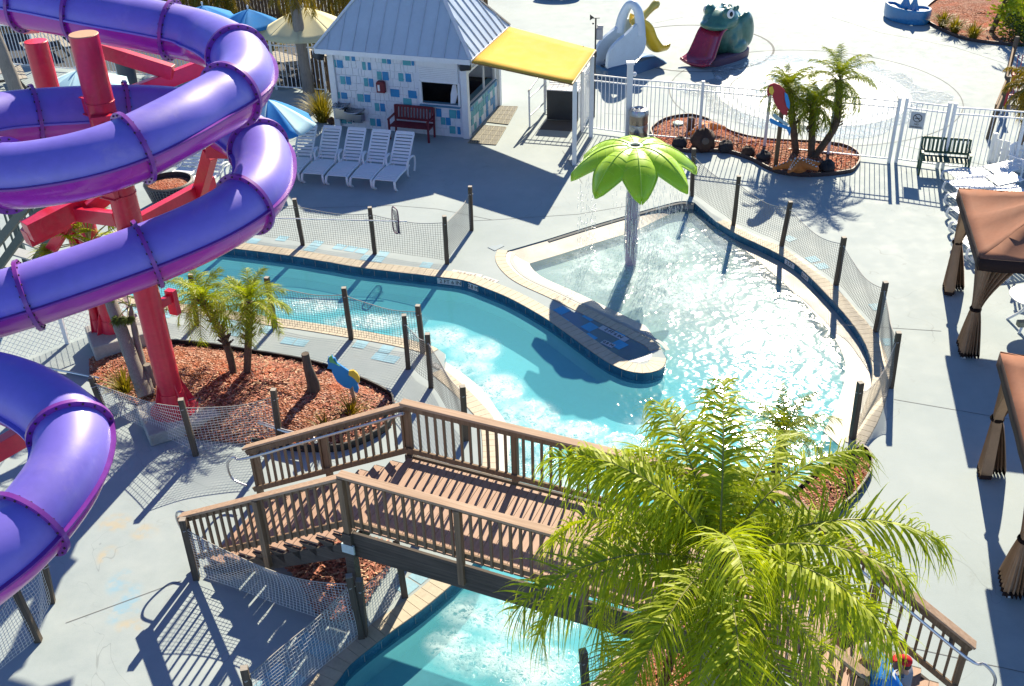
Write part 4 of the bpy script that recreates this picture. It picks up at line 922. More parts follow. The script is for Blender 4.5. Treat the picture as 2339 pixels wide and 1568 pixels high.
mb = MB(); mb.box(kp((s0+s1_)/2, -.1, (z0+z1)/2), (s1_-s0, .15, z1-z0), Rk); mb.box(kp((s0+s1_)/2, -.1, z1+.01), ((s1_-s0)*.8, .17, .05), Rk); mb.build('box', 'maroon', h_, bevel=.02); mb = MB(); mb.box(kp(s0+.09, -.178, (z0+z1)/2), (.07, .01, (z1-z0)*.6), Rk); mb.build('label_plate', 'sign_white', h_)
dfn = empty('drinking_fountain', kp(.5, -.2, .6), 'two-level stainless steel drinking fountain on the kiosk wall', 'drinking fountain')
for x0, x1, zt, zb in ((705, 875, 900, 1075), (832, 1005, 950, 1105)):
    s0, zt_ = onwall(*Zc(1, 0, x0, zt), KA, KB); s1_, zb_ = onwall(*Zc(1, 0, x1, zb), KA, KB); s0 = max(.0, s0); cx = (s0+s1_)/2; w_ = s1_-s0; zt_ -= .12
    mb = MB(); mb.box(kp(cx, -.13, (zt_+zb_)/2-.06), (w_*.92, .24, zt_-zb_-.12), Rk); b = mb.build('cabinet', 'steel', dfn, bevel=.02)
    mb = MB(); rows = []
    for i in range(9):
        u = i/8; y_ = -.02-.42*u; wz = w_/2*(1-.25*u**3); rows.append([kp(cx+wz*v, y_, zt_-.02+.03*abs(v)**3-.05*(1-v*v)*sin(pi*u)) for v in [-1+.25*q for q in range(9)]])
    mb.grid(rows); mb.build('basin', 'steel', dfn, smooth=True, solid=.05, angle=60); mb = MB(); mb.tube([kp(cx-.1, -.12, zt_), kp(cx-.1, -.14, zt_+.07), kp(cx-.1, -.18, zt_+.07)], .014, 6); mb.box(kp(cx, -.43, zt_-.05), (.12, .03, .04), Rk); mb.build('spout', 'steel', dfn)
for i, (s, lab) in enumerate(((-OV+.05, 'black loudspeaker under the left eave corner of the kiosk'), (KW+.12, 'black loudspeaker under the eave corner beside the awning'))):
    sp = empty('loudspeaker', kp(s, -.2, 2.2), lab, 'speaker'); mb = MB(); c = kp(s, -.22, 2.3); Rq = Rk @ Matrix.Rotation(.5*(1 if i else -1), 3, 'Z') @ Matrix.Rotation(-.3, 3, 'X'); mb.box(c, (.34, .24, .22), Rq); mb.build('body', 'black_plastic', sp, bevel=.05); mb = MB(); mb.bar(c, c+kv*.2+V((0, 0, .1)), .04, .04); mb.build('bracket', 'dark_steel', sp)
# mats by the kiosk
k = NT('rubber_grid'); b = k.n('TexBrick'); b.inputs['Scale'].default_value = 9; b.offset = 0; b.inputs['Brick Width'].default_value = .5; b.inputs['Row Height'].default_value = .5; b.inputs['Mortar Size'].default_value = .09; k.l(k.obj(), b.inputs[0])
b.inputs['Color1'].default_value = b.inputs['Color2'].default_value = (.06, .06, .05, 1); b.inputs['Mortar'].default_value = (.2, .19, .15, 1); k.bsdf(b.outputs[0], .8); M['rubber_grid'] = k.m
for (c0, c1_, c2_, c3_), lab in (((Zc(1, 0, 1935, 1310), Zc(1, 0, 2190, 1328), Zc(1, 0, 2285, 1168), Zc(1, 0, 2075, 1150)), 'dark rubber grid mat nearer the pool beside the kiosk'), ((Zc(1, 0, 2110, 1120), Zc(1, 0, 2300, 1142), Zc(1, 0, 2390, 980), Zc(1, 0, 2225, 975)), 'dark rubber grid mat nearer the awning beside the kiosk')):
    q = [P(*v) for v in (c0, c1_, c2_, c3_)]; mb = MB(); mb.prism([(v.x, v.y) for v in q], .004, .02); o = mb.build('floor_mat', 'rubber_grid'); tag(o, lab, 'mat', 'rubber mats by the kiosk')
    mb = MB(); up = V((0, 0, .022))
    for i in range(5): mb.bar(q[0].lerp(q[1], i/4)+up, q[3].lerp(q[2], i/4)+up, .02, .008)
    for i in range(5): mb.bar(q[0].lerp(q[3], i/4)+up, q[1].lerp(q[2], i/4)+up, .02, .008)
    mb.build('mat_rib', mat('mat_rib', (.3, .28, .2), .8), o)
# ================================================================ benches
def bench(name, c, d, W, m_, lab, cat, vert=True):
    """d: direction the bench faces"""
    d = V(d).normalized(); x = V((-d.y, d.x, 0)); root = empty(name, c, lab, cat); z = lambda h: V((0, 0, h))
    def s(nm, f, **kw): mb = MB(); f(mb); return mb.build(nm, m_, root, bevel=.006)
    s('seat', lambda mb: [mb.bar(c+d*(-.2+.085*i)+x*(-W/2)+z(.43), c+d*(-.2+.085*i)+x*(W/2)+z(.43), .07, .025) for i in range(6)])
    bk = lambda h: c-d*(.24+.16*(h-.43))+z(h)
    def back(mb):
        for h in (.52, .9): mb.bar(bk(h)-x*W/2, bk(h)+x*W/2, .035, .07)
        n = int(W/.1)
        for i in range(n): o = x*(-W/2+W*(i+.5)/n); mb.bar(bk(.53)+o, bk(.89)+o, .06, .02, d)
    s('backrest', back)
    for sg in (-1, 1):
        o = x*(W/2+.02)*sg
        s('leg', lambda mb: mb.bar(c+d*.24+o, c+d*.24+o+z(.64), .055, .06, d)); s('leg', lambda mb: mb.bar(c-d*.24+o, bk(.92)+o, .055, .06, d))
        s('armrest', lambda mb: [mb.bar(c+d*.28+o+z(.65), bk(.66)+o, .075, .03), mb.bar(c+d*.24+o+z(.4), c-d*.24+o+z(.4), .04, .06)])
    return root
q0, q1 = P(*Zc(1, 0, 1290, 1235)), P(*Zc(1, 0, 1625, 1245)); bd = (q1-q0).normalized(); sm_ = (onwall(*Zc(1, 0, 1300, 1000), KA, KB)[0]+onwall(*Zc(1, 0, 1630, 1000), KA, KB)[0])/2; bench('garden_bench', kp(sm_-.02, -.42, 0), -kv, 1.24, 'maroon', 'maroon slatted bench against the kiosk wall', 'bench')
q0, q1 = P(2100, 399), P(2204, 407); bd = (q1-q0).normalized(); bench('garden_bench', (q0+q1)/2+V((-bd.y, bd.x, 0))*.2, V((bd.y, -bd.x, 0)), 1.2, 'green_slat', 'dark green slatted bench in front of the white fence', 'bench')
# ================================================================ yellow awning and the pen below it
aw = empty('awning', P(1325, 298), 'flat yellow canvas awning beside the kiosk', 'awning')
hA = 2.5; A0 = kp(KW+OV+.03, KD+OV-.1, KH+.1); A1 = kp(KW+OV+.03, -OV+.02, KH+.1)
A2 = P(1306.2, 190.7, hA+.02); A3 = P(1360, 114, hA+.05); rows = []
for i in range(11):
    rows.append([A1.lerp(A2, i/10).lerp(A0.lerp(A3, i/10), j/8)+V((0, 0, -.05*sin(pi*i/10)*sin(pi*j/8))) for j in range(9)])
mb = MB(); mb.grid(rows); mb.build('canopy', 'yellow_canvas', aw, smooth=True, solid=.02)
mb = MB(); M['amber_pole'] = mat('amber_pole', (.28, .16, .03), .5); mb.tube([A2+V((0, 0, -.03)), A3+V((0, 0, -.03))], .03, 8); mb.tube([A1+V((0, 0, -.03)), A2+V((0, 0, -.03))], .025, 8); mb.tube([A1+V((0, 0, -.03)), A0+V((0, 0, -.03))], .025, 8); mb.tube([A0+V((0, 0, -.03)), A3+V((0, 0, -.03))], .025, 8); mb.build('frame', 'amber_pole', aw)
for t in (A2.lerp(A3, .12), A2.lerp(A3, .85)): b = V((t.x, t.y, 0)); mb = MB(); mb.bar(b, V((b.x, b.y, t.z-.05)), .12, .12, (0, 1, 0)); mb.build('post', 'white_paint', aw)
pen = empty('pipe_railing', P(*Zc(2, 0, 158, 1155)), 'white pipe railing left of the dark box', 'railing'); mb = MB()
a, b = P(*Zc(2, 0, 160, 1160)), P(*Zc(2, 0, 300, 1030)); H_ = hgt(*Zc(2, 0, 160, 1160), Zc(2, 0, 160, 825)[1]); z = lambda h: V((0, 0, h)); mb.tube(catmull([a, a+z(H_-.15), a+z(H_)+(b-a)*.06, b+z(H_+.1), b], 4), .03, 8)
for h in (.35, .95): mb.tube([a+z(h), b+z(h)], .025, 8)
mb.build('pipe', 'white_paint', pen, smooth=True)
p0, p1 = P(*Zc(2, 0, 300, 1020)), P(*Zc(2, 0, 605, 1105)); 
g = pickets([Zc(2, 0, 300, 1030), Zc(2, 0, 720, 1060)], 1.84, 'short white picket panel behind the dark box', gap=.16)
g = pickets([Zc(2, 0, 640, 1205), Zc(2, 0, 725, 1060)], 1.84, 'short white picket panel beside the dark box', gap=.12)
tb = empty('storage_box', P(*Zc(2, 0, 455, 1090)), 'white slatted box with a dark front under the awning', 'box'); q0, q1 = P(*Zc(2, 0, 318, 1090)), P(*Zc(2, 0, 600, 1108)); u = (q1-q0).normalized(); v = V((-u.y, u.x, 0)); L = (q1-q0).length
mb = MB(); mb.plate([(0, .0), (L, .0), (L, .95), (0, .95)], q0+z(.01)+v*.0, u, (0, 0, 1), .03); mb.build('dark_front', 'dark_steel', tb); mb = MB(); mb.prism([tuple(q0+v*.02)[:2], tuple(q1+v*.02)[:2], tuple(q1+v*.75)[:2], tuple(q0+v*.75)[:2]], .005, .9); mb.build('body', 'white_paint', tb)
mb = MB()
for i in range(7): t = i/6; mb.bar(q0+v*(.02+.62*t)+z(.97+.1*t*t), q1+v*(.02+.62*t)+z(.97+.1*t*t), .085, .03)
mb.build('slat_top', 'white_plastic', tb)
mb = MB(); mb.prism([tuple(P(*Zc(2, 0, a_, b_)))[:2] for a_, b_ in ((318, 1100), (600, 1112), (590, 1205), (248, 1185))], .004, .015); tag(mb.build('floor_mat', mat('grey_mat', (.09, .09, .09), .9)), 'plain grey mat in front of the dark storage box', 'mat', 'rubber mats by the kiosk')
ws = empty('weather_station', P(1358, 300), 'dark pole with a wind vane and grey sensor beside the awning', 'weather station'); b = P(1357, 268); mb = MB(); hh = hgt(1357, 268, 42); mb.tube([b, b+z(hh)], .025, 8); mb.tube([b+z(hh*.62), b+z(hh*.68)], .05, 8); mb.build('pole', 'dark_steel', ws)
mb = MB(); mb.tube([b+z(hh)-V((.12, 0, 0)), b+z(hh)+V((.12, 0, 0))], .012, 6); mb.plate([(-.18, -.08), (-.05, 0), (-.18, .1)], b+z(hh+.02), (1, 0, 0), (0, 0, 1), .01); mb.ball(b+z(hh-.16)-V((.08, 0, 0)), .03, .03, .03); mb.build('wind_vane', 'dark_steel', ws); mb = MB(); mb.box(b+z(hh-.48)+V((.12, 0, 0)), (.2, .16, .34)); mb.box(b+z(hh-.26)+V((.14, 0, 0)), (.18, .14, .1)); mb.build('sensor_box', mat('sensor_grey', (.35, .36, .38), .5), ws, bevel=.02)
# litter bin
bn_ = empty('litter_bin', P(1457, 318), 'stainless steel litter bin with a domed lid', 'bin'); b = P(1457, 319); hb = 1.0; mb = MB(); mb.lathe(b, [(.27, 0), (.28, .03), (.28, .82)], 28); mb.build('barrel', mat('bin_bronze', (.30, .25, .2), .3, metal=.8), bn_, smooth=True); mb = MB(); mb.lathe(b, [(.283, .3), (.287, .31), (.287, .5), (.283, .51)], 28); mb.build('band', 'steel', bn_, smooth=True); mb = MB(); mb.lathe(b, [(.3, .8), (.3, .86), (.26, .96), (.15, 1.0), (.13, .97), (.12, .8)], 28, cap=False); mb.build('lid', 'steel', bn_, smooth=True)
mb = MB(); mb.lathe(b, [(.13, .9), (.12, .86)], 20); mb.build('opening', 'ink', bn_)
# ================================================================ play animals
pl = empty('pelican_slide', P(1440, 160), 'pelican-shaped play slide with open yellow beak and steps', 'play slide'); sc = .0165   # metres per photo pixel there
def pt_(x, y): return ((x-600)*.00432, (700-y)*.00432*1.08)     # crop 3 of the photo, 3.9 px per source px
o = P(*((1600+330/3.898)/1.2309, (760/3.898)/1.2309)); px_ = V((1, .0, 0)); ax = V((.83, .56, 0)).normalized(); ay = V((-.56, .83, 0)).normalized()
o = o-V((0, .85, 0))
def pq(a, d, h): return o+ax*a*.92+ay*d*.92+V((0, 0, h*.80))
side_ = [(0, .0), (.0, .95), (.18, 1.35), (.5, 1.62), (.85, 1.8), (1.15, 2.0), (1.42, 2.15), (1.62, 2.12), (1.75, 1.8), (1.86, 1.3), (1.75, .85), (1.4, .55), (.8, .3), (.25, .05)]
side_ = [tuple(v)[:2] for v in catmull([V((a, b, 0)) for a, b in side_], 4, True)]
for d, nm in ((.42, 'far_side'), (-.32, 'near_side')):
    mb = MB(); rows = []; n = len(side_)
    for s_ in (-.07, .07): rows.append([pq(a, d+s_*1.0+(.12 if d > 0 else -.12)*min(1, b/1.2)*0, b*.98) for a, b in side_]+[pq(side_[0][0], d+s_, side_[0][1]*.98)])
    mb.grid(rows); mb.add(rows[0][:-1], [tuple(range(n))]); mb.add(rows[1][:-1], [tuple(range(n))]); mb.build('wing_panel', 'pelican_white', pl, bevel=.03)
mb = MB()
for i in range(6): mb.box(pq(.22+.17*i, .05, .14+.2*i), (.26, .66, .05), Matrix((ax, ay, V((0, 0, 1)))).transposed()); 
mb.build('step', mat('step_grey', (.2, .22, .24), .6), pl); mb = MB()
for i in range(6): mb.box(pq(.29+.17*i, .05, .05+.2*i), (.08, .62, .2), Matrix((ax, ay, V((0, 0, 1)))).transposed())
mb.build('riser', 'pelican_white', pl)
mb = MB(); nk = catmull([pq(1.2, .42, 1.6), pq(1.28, .38, 2.2), pq(1.38, .2, 2.72), pq(1.45, 0, 2.85), pq(1.55, -.2, 2.6), pq(1.58, -.3, 2.1), pq(1.6, -.32, 1.6)], 6); mb.tube(nk, [.2-.05*sin(pi*i/(len(nk)-1)) for i in range(len(nk))], 14); mb.build('neck', 'pelican_white', pl, smooth=True)
def trough(path, w0, name, m_, depth=.22):
    mb = MB(); pp = catmull(path, 6); rows = []
    for i, q in enumerate(pp):
        t = (pp[min(i+1, len(pp)-1)]-pp[max(0, i-1)]).normalized(); x = t.cross(V((0, 0, 1))).normalized(); n_ = x.cross(t); w_ = w0[0]+(w0[1]-w0[0])*i/(len(pp)-1); rows.append([q+x*w_*sin(a)+n_*(depth*(1-cos(a))) for a in [(-1.45+2.9*j/10) for j in range(11)]])
    mb.grid(rows); return mb.build(name, m_, pl, smooth=True, solid=.05)
trough([pq(1.45, .0, 2.0), pq(1.85, -.05, 1.7), pq(2.1, -.08, 1.1), pq(2.5, -.1, .6), pq(3.0, -.12, .55)], (.34, .38), 'slide_bed', 'play_yellow', .36)
mb = MB(); bk = catmull([pq(1.5, 0, 2.1), pq(1.85, .0, 2.15), pq(2.3, .0, 2.42), pq(2.6, .0, 2.62), pq(2.8, .0, 2.6)], 5); mb.tube(bk, [.1, .13, .15, .16, .16, .155, .15, .14, .13, .12, .12, .12, .13, .14, .15, .16, .15, .13, .1, .06, .03][:len(bk)], 10); mb.build('upper_beak', mat('beak_olive', (.5, .4, .08), .35, coat=.4), pl, smooth=True)
mb = MB(); base = [(-.1, -.55), (.9, -.62), (1.9, -.5), (2.5, -.4), (2.9, -.3), (2.9, .3), (2.3, .45), (1.2, .75), (0, .7), (-.15, .1)]; cb = catmull([V((a, b, 0)) for a, b in base], 4, True); rows = [[pq(v.x*f, v.y*f, h) for v in cb+[cb[0]]] for f, h in ((1.06, 0), (1.0, .16), (.86, .42), (.6, .5))]; mb.grid(rows); mb.build('base', 'play_navy', pl, smooth=True)
# frog
fo_ = P((1600+1680/3.898)/1.2309, (590/3.898)/1.2309); fo_ = fo_+V((-.15, -.35, 0)); fx = V((-.68, -.73, 0)).normalized(); fy = V((-fx.y, fx.x, 0))
fr0 = empty('frog_slide', fo_, 'dark green frog play slide with a long red tongue', 'play slide'); FS = .8; RF = Matrix((fx, fy, V((0, 0, 1)))).transposed(); RF = RF @ Matrix.Scale(FS, 3)
def fq(a, d, h): return fo_+fx*a*FS+fy*d*FS+V((0, 0, h*FS))
def frog(mb):
    mb.ball(fq(-.3, 0, 1.05), .95, .85, 1.15, 20, 14, RF); mb.ball(fq(.2, 0, 1.75), .85, .82, .48, 20, 12, RF @ Matrix.Rotation(.12, 3, 'Y')); mb.ball(fq(.72, 0, 1.6), .52, .7, .22, 16, 10, RF)
    for s in (-1, 1):
        mb.ball(fq(.42, .46*s, 2.12), .3, .24, .28, 14, 10, RF); mb.ball(fq(-.85, .75*s, 1.2), .5, .25, .85, 14, 10, RF @ Matrix.Rotation(.25, 3, 'Y')); mb.ball(fq(-.3, .78*s, .5), .6, .24, .34, 14, 10, RF); mb.ball(fq(.05, .62*s, .75), .3, .25, .55, 12, 8, RF)
    R = random.Random(2)
    for i in range(16): a = R.uniform(-1, .1); d = R.uniform(-.45, .45); mb.ball(fq(a, d, 2.16+.08*(1-d*d)-.35*max(0, -a-.3)**1.3), .1, .1, .1, 8, 6, RF)
    mb.ball(fq(.98, .14, 1.8), .07, .07, .06, 8, 6); mb.ball(fq(.98, -.14, 1.8), .07, .07, .06, 8, 6)
remesh([frog], 'body', 'frog_green', .045, fr0, 2)
for s in (-1, 1):
    mb = MB(); Re = RF @ Matrix.Rotation(s*1.15, 3, 'Z') @ Matrix.Rotation(-.15, 3, 'Y'); c = fq(.5, .66*s, 2.14); mb.ball(c, .06, .19, .19, 18, 12, Re); ey = mb.build('eye', 'eye_white', fr0, smooth=True); mb = MB(); mb.ball(c+Re @ V((.06, 0, 0)), .02, .085, .11, 14, 8, Re); mb.build('pupil', 'ink', ey, smooth=True)
mb = MB(); rows = []
pp = catmull([fq(.35, 0, 1.38), fq(.85, 0, 1.28), fq(1.2, 0, .8), fq(1.55, 0, .32), fq(1.95, 0, .16), fq(2.1, 0, .13)], 5)
for i, q in enumerate(pp):
    t = (pp[min(i+1, len(pp)-1)]-pp[max(0, i-1)]).normalized(); n_ = fy.cross(t) if fy.cross(t).z > 0 else t.cross(fy); w_ = .46+.16*i/(len(pp)-1); rows.append([q+fy*w_*v+n_*(.14*abs(v)**2.5) for v in [-1+j/6 for j in range(13)]])
mb.grid(rows); mb.build('tongue', 'frog_tongue', fr0, smooth=True, solid=.1)
mb = MB(); bs = catmull([V(q) for q in ((-1.5, 0, 0), (-1.2, .75, 0), (-.3, .98, 0), (.7, .85, 0), (1.5, .55, 0), (1.5, -.55, 0), (.7, -.85, 0), (-.3, -.98, 0), (-1.2, -.75, 0))], 5, True); rows = [[fq(v.x*f, v.y*f, h) for v in bs+[bs[0]]] for f, h in ((1.02, 0), (1.02, .3), (.95, .36), (.6, .36))]; mb.grid(rows); mb.build('base', 'purple_base', fr0, smooth=True)
def pooltoy(name, c, lab, sc, ang, fins=True):
    root = empty(name, c, lab, 'play boat'); Rz = Matrix.Rotation(ang, 3, 'Z'); out = catmull([V(q) for q in ((-1.25, .5, 0), (-.9, .62, 0), (-.35, .2, 0), (.2, .35, 0), (.8, .5, 0), (1.15, .1, 0), (1.0, -.5, 0), (.3, -.7, 0), (-.5, -.45, 0), (-1.0, .0, 0))], 5, True)
    f = lambda v, s_, h: c+(Rz @ V((v.x*s_, v.y*s_, 0)))*sc+V((0, 0, h))
    mb = MB(); rows = [[f(v, s_, h) for v in out+[out[0]]] for s_, h in ((.97, .02), (1.0, .15), (1.0, .5), (.97, .56), (.9, .56), (.86, .48), (.3, .45))]; mb.grid(rows); mb.build('hull', 'play_blue', root, smooth=True)
    if fins:
        for dx, dy in ((-.15, .1), (.35, -.2)):
            mb = MB(); g = c+(Rz @ V((dx, dy, 0)))*sc; rows = [[g+(Rz @ V((r_*cos(a)*1.0, r_*.35*sin(a), 0)))*sc+V((0, 0, h)) for a in [2*pi*i/16 for i in range(17)]] for r_, h in ((.3, .46), (.24, .6), (.13, .8), (.05, 1.02), (.01, 1.1))]; mb.grid(rows); mb.build('fin', 'play_blue', root, smooth=True)
pooltoy('whale_seat', P(2068, 48), 'blue whale-shaped play seat by the far flower bed', .8, radians(-35)); pooltoy('whale_seat', P(1283, -6), 'blue play seat cut off by the top edge above the awning', .8, .3, False)
# ================================================================ starfish and rocks in the bed
def starfish(c, r, lab, rz, tilt):
    root = empty('starfish', c, lab, 'starfish', 'orange starfish in the mulch bed'); Rs = Matrix.Rotation(rz, 3, 'Z') @ Matrix.Rotation(tilt, 3, 'X')
    def bd_(mb):
        mb.ball(c+V((0, 0, .14)), r*.38, r*.38, .17, 14, 8)
        for i in range(5):
            a = 2*pi*i/5
            for t in (.25, .42, .58, .74, .88, .98): q = Rs @ V((cos(a)*r*t, sin(a)*r*t, .13*(1-t)-.02)); mb.ball(c+q+V((0, 0, .14)), r*(.27-.2*t), r*(.27-.2*t), .15*(1.1-t*.75), 10, 6)
    remesh([bd_], 'body', 'orange_star', .035, root, 3); mb = MB()
    for i in range(5):
        a = 2*pi*i/5
        for t in (.15, .3, .45, .6, .75, .9):
            for s in (-.06, .06): q = Rs @ V((cos(a)*r*t-sin(a)*s*(1.2-t), sin(a)*r*t+cos(a)*s*(1.2-t), .13*(1-t)-.02)); mb.ball(c+q+V((0, 0, .14+.15*(1.1-t*.75))), .02, .02, .015, 6, 4)
    mb.build('spots', 'sign_white', root)
starfish(P(1822, 392, .12), .68, 'orange white-dotted starfish under the three palms', .3, -.25); starfish(P(1612, 305, .1), .6, 'smaller orange starfish at the left end of the bed', .9, -.2)
def rock(x, y, r, m_, lab, flat=.85):
    c = P(x, y); mb = MB(); R = random.Random(int(x)); n, m__ = 16, 10; vs = []; ph = [R.uniform(0, 6) for _ in range(6)]
    for j in range(m__+1):
        a = pi*j/m__
        for k_ in range(n): t = 2*pi*k_/n; f = r*(1+.09*sin(3*t+ph[0]+2*a)+.07*sin(5*a+ph[1]+t)+.06*R.uniform(-1, 1)); vs.append(c+V((f*sin(a)*cos(t), f*sin(a)*sin(t), r*flat*.8+f*flat*cos(a))))
    mb.add(vs, [(j*n+k_, (j+1)*n+k_, (j+1)*n+(k_+1) % n, j*n+(k_+1) % n) for j in range(m__) for k_ in range(n)]); return tag(mb.build('boulder', m_, smooth=True, angle=75), lab, 'boulder', 'round boulders along the bed edge')
rock(1552, 338, .22, 'rock_dark', 'black round boulder left of the big brown one'); bb = rock(1606, 343, .36, 'rock_brown', 'big brown round boulder with a pale disc on it', 1.0)
mb = MB(); c = P(1606, 343); d = V((-c.x*.0-.05, -1, .25)).normalized(); Rd = d.to_track_quat('X', 'Z').to_matrix(); mb.ball(c+V((0, 0, .32))+d*.36, .03, .11, .1, 14, 8, Rd); q = mb.build('pale_disc', mat('pale_disc', (.12, .09, .07), .8), bb, smooth=True)
rock(1656, 347, .22, 'rock_dark', 'black round boulder right of the big brown one'); rock(1707, 357, .2, 'rock_brown', 'dark brown round boulder midway along the bed edge'); rock(1744, 369, .21, 'rock_dark', 'black round boulder just left of the parrot signpost'); rock(1888, 394, .23, 'rock_dark', 'black round boulder right of the larger starfish')
mb = MB(); c = P(*((1840+405/4.033)/1.2309, (320+235/4.033)/1.2309)); mb.lathe(c, [(.13, 0), (.12, .2), (.14, .24), (.11, .3), (.12, .5), (.08, .54)], 14); tag(mb.build('tiki_stump', 'rock_brown', smooth=True), 'small carved brown stump behind the smaller starfish', 'carving')
mb = MB(); c = P(*((1840+268/4.033)/1.2309, (320+118/4.033)/1.2309), .1); mb.lathe(c, [(.17, 0), (.17, .05), (.1, .07)], 16); tag(mb.build('bed_light', mat('pale_green', (.3, .42, .36), .5)), 'round pale green lid set into the mulch', 'lid')
# ================================================================ sun loungers
def lounger(sl=1.0, arms=True):
    root = empty('sun_lounger', (0, 0, 0), 'x', 'sun lounger', 'white sun loungers by the kiosk'); W = .6; m_ = 'white_plastic'
    prof = lambda y: .31+.02*sin((y+.95)*3.5) if y < .2 else .31+(y-.2)*sl
    mb = MB()
    for i in range(11): y = -.9+i*.1; mb.box((0, y, prof(y)), (W-.06, .075, .018))
    mb.build('seat', m_, root)
    mb = MB(); n = 9; ba = atan2(sl, 1)
    for i in range(n): y = .24+i*.072; mb.box((0, y, prof(y)), (W-.1, .07, .018), Matrix.Rotation(ba, 3, 'X'))
    mb.box((0, .24+n*.072, prof(.24+n*.072)), (W-.04, .1, .03), Matrix.Rotation(ba, 3, 'X'))
    for s in (-1, 1): mb.bar((s*(W/2-.035), .2, .31), (s*(W/2-.035), .89, prof(.89)), .05, .035)
    mb.build('backrest', m_, root, bevel=.008)
    for s in (-1, 1):
        mb = MB(); mb.tube([(s*W/2, y, prof(y)-.015) for y in [-.98+.12*i for i in range(11)]], .03, 8); mb.build('side_rail', m_, root, smooth=True)
        mb = MB(); mb.tube(catmull([(s*W/2, -.97, .3), (s*(W/2+.02), -.99, .12), (s*(W/2+.01), -.86, .0)], 4), [.035]*9, 8); mb.build('leg', m_, root, smooth=True)
        if arms: mb = MB(); mb.tube(catmull([(s*W/2, .05, .3), (s*(W/2+.03), .1, .48), (s*(W/2+.05), .3, .53), (s*(W/2+.05), .55, .45), (s*(W/2+.03), .62, .2), (s*(W/2+.02), .55, 0)], 4), .03, 8); mb.build('armrest', m_, root, smooth=True)
        mb = MB(); mb.tube(catmull([(s*W/2, .1, .3), (s*(W/2+.02), .02, .12), (s*(W/2+.01), .12, 0)], 4), .03, 8); mb.build('leg', m_, root, smooth=True)
    return root
L0 = lounger(); places = []
for i in range(5): places.append((P(880-55*i+(2 if i else 0), 437-5.2*i), radians(-16+1.0*i), ['sun lounger nearest the open deck in the row of five', 'sun lounger second from the right in the row of five', 'middle sun lounger of the row of five', 'sun lounger second from the left in the row of five', 'sun lounger beside the purple tube in the row of five'][i]))
for i, (q, a, lab) in enumerate(places):
    d = V((-sin(a), cos(a), 0)); c = q+d*.95+V((0, 0, 0))
    if i == 0: L0.location = c; L0.rotation_euler = (0, 0, a); L0['label'] = lab; r = L0
    else: r = dup(L0, c, a, lab)
for x, y, lab in ((440, 452, 'sun lounger seen below the tube left of the red strut'), (500, 462, 'sun lounger seen below the tube right of the red strut'), (390, 440, 'sun lounger half hidden behind the black planter')): r = dup(L0, P(x, y)+V((.3, .9, 0)), radians(-14), lab); r['group'] = 'white sun loungers behind the slide'
L1 = lounger(.12, False)
for i, (x, y) in enumerate(((2166, 424), (2170, 450), (2174, 480), (2179, 512), (2185, 545), (2192, 582), (2240, 618))):
    lab = ['white sun lounger touching the green bench end of the right row', 'white sun lounger second from the green bench in the right row', 'white sun lounger third from the green bench in the right row', 'white sun lounger fourth from the green bench in the right row', 'white sun lounger behind the cabana curtain in the right row', 'white sun lounger level with the curtain tie in the right row', 'white sun lounger nearest the table in the right row'][i]
    a = radians(-80); d = V((-sin(a), cos(a), 0)); c = P(x, y)+d*.95
    if i == 0: L1.location = c; L1.rotation_euler = (0, 0, a); L1['label'] = lab; r = L1
    else: r = dup(L1, c, a, lab)
    r['group'] = 'white sun loungers in the right row'
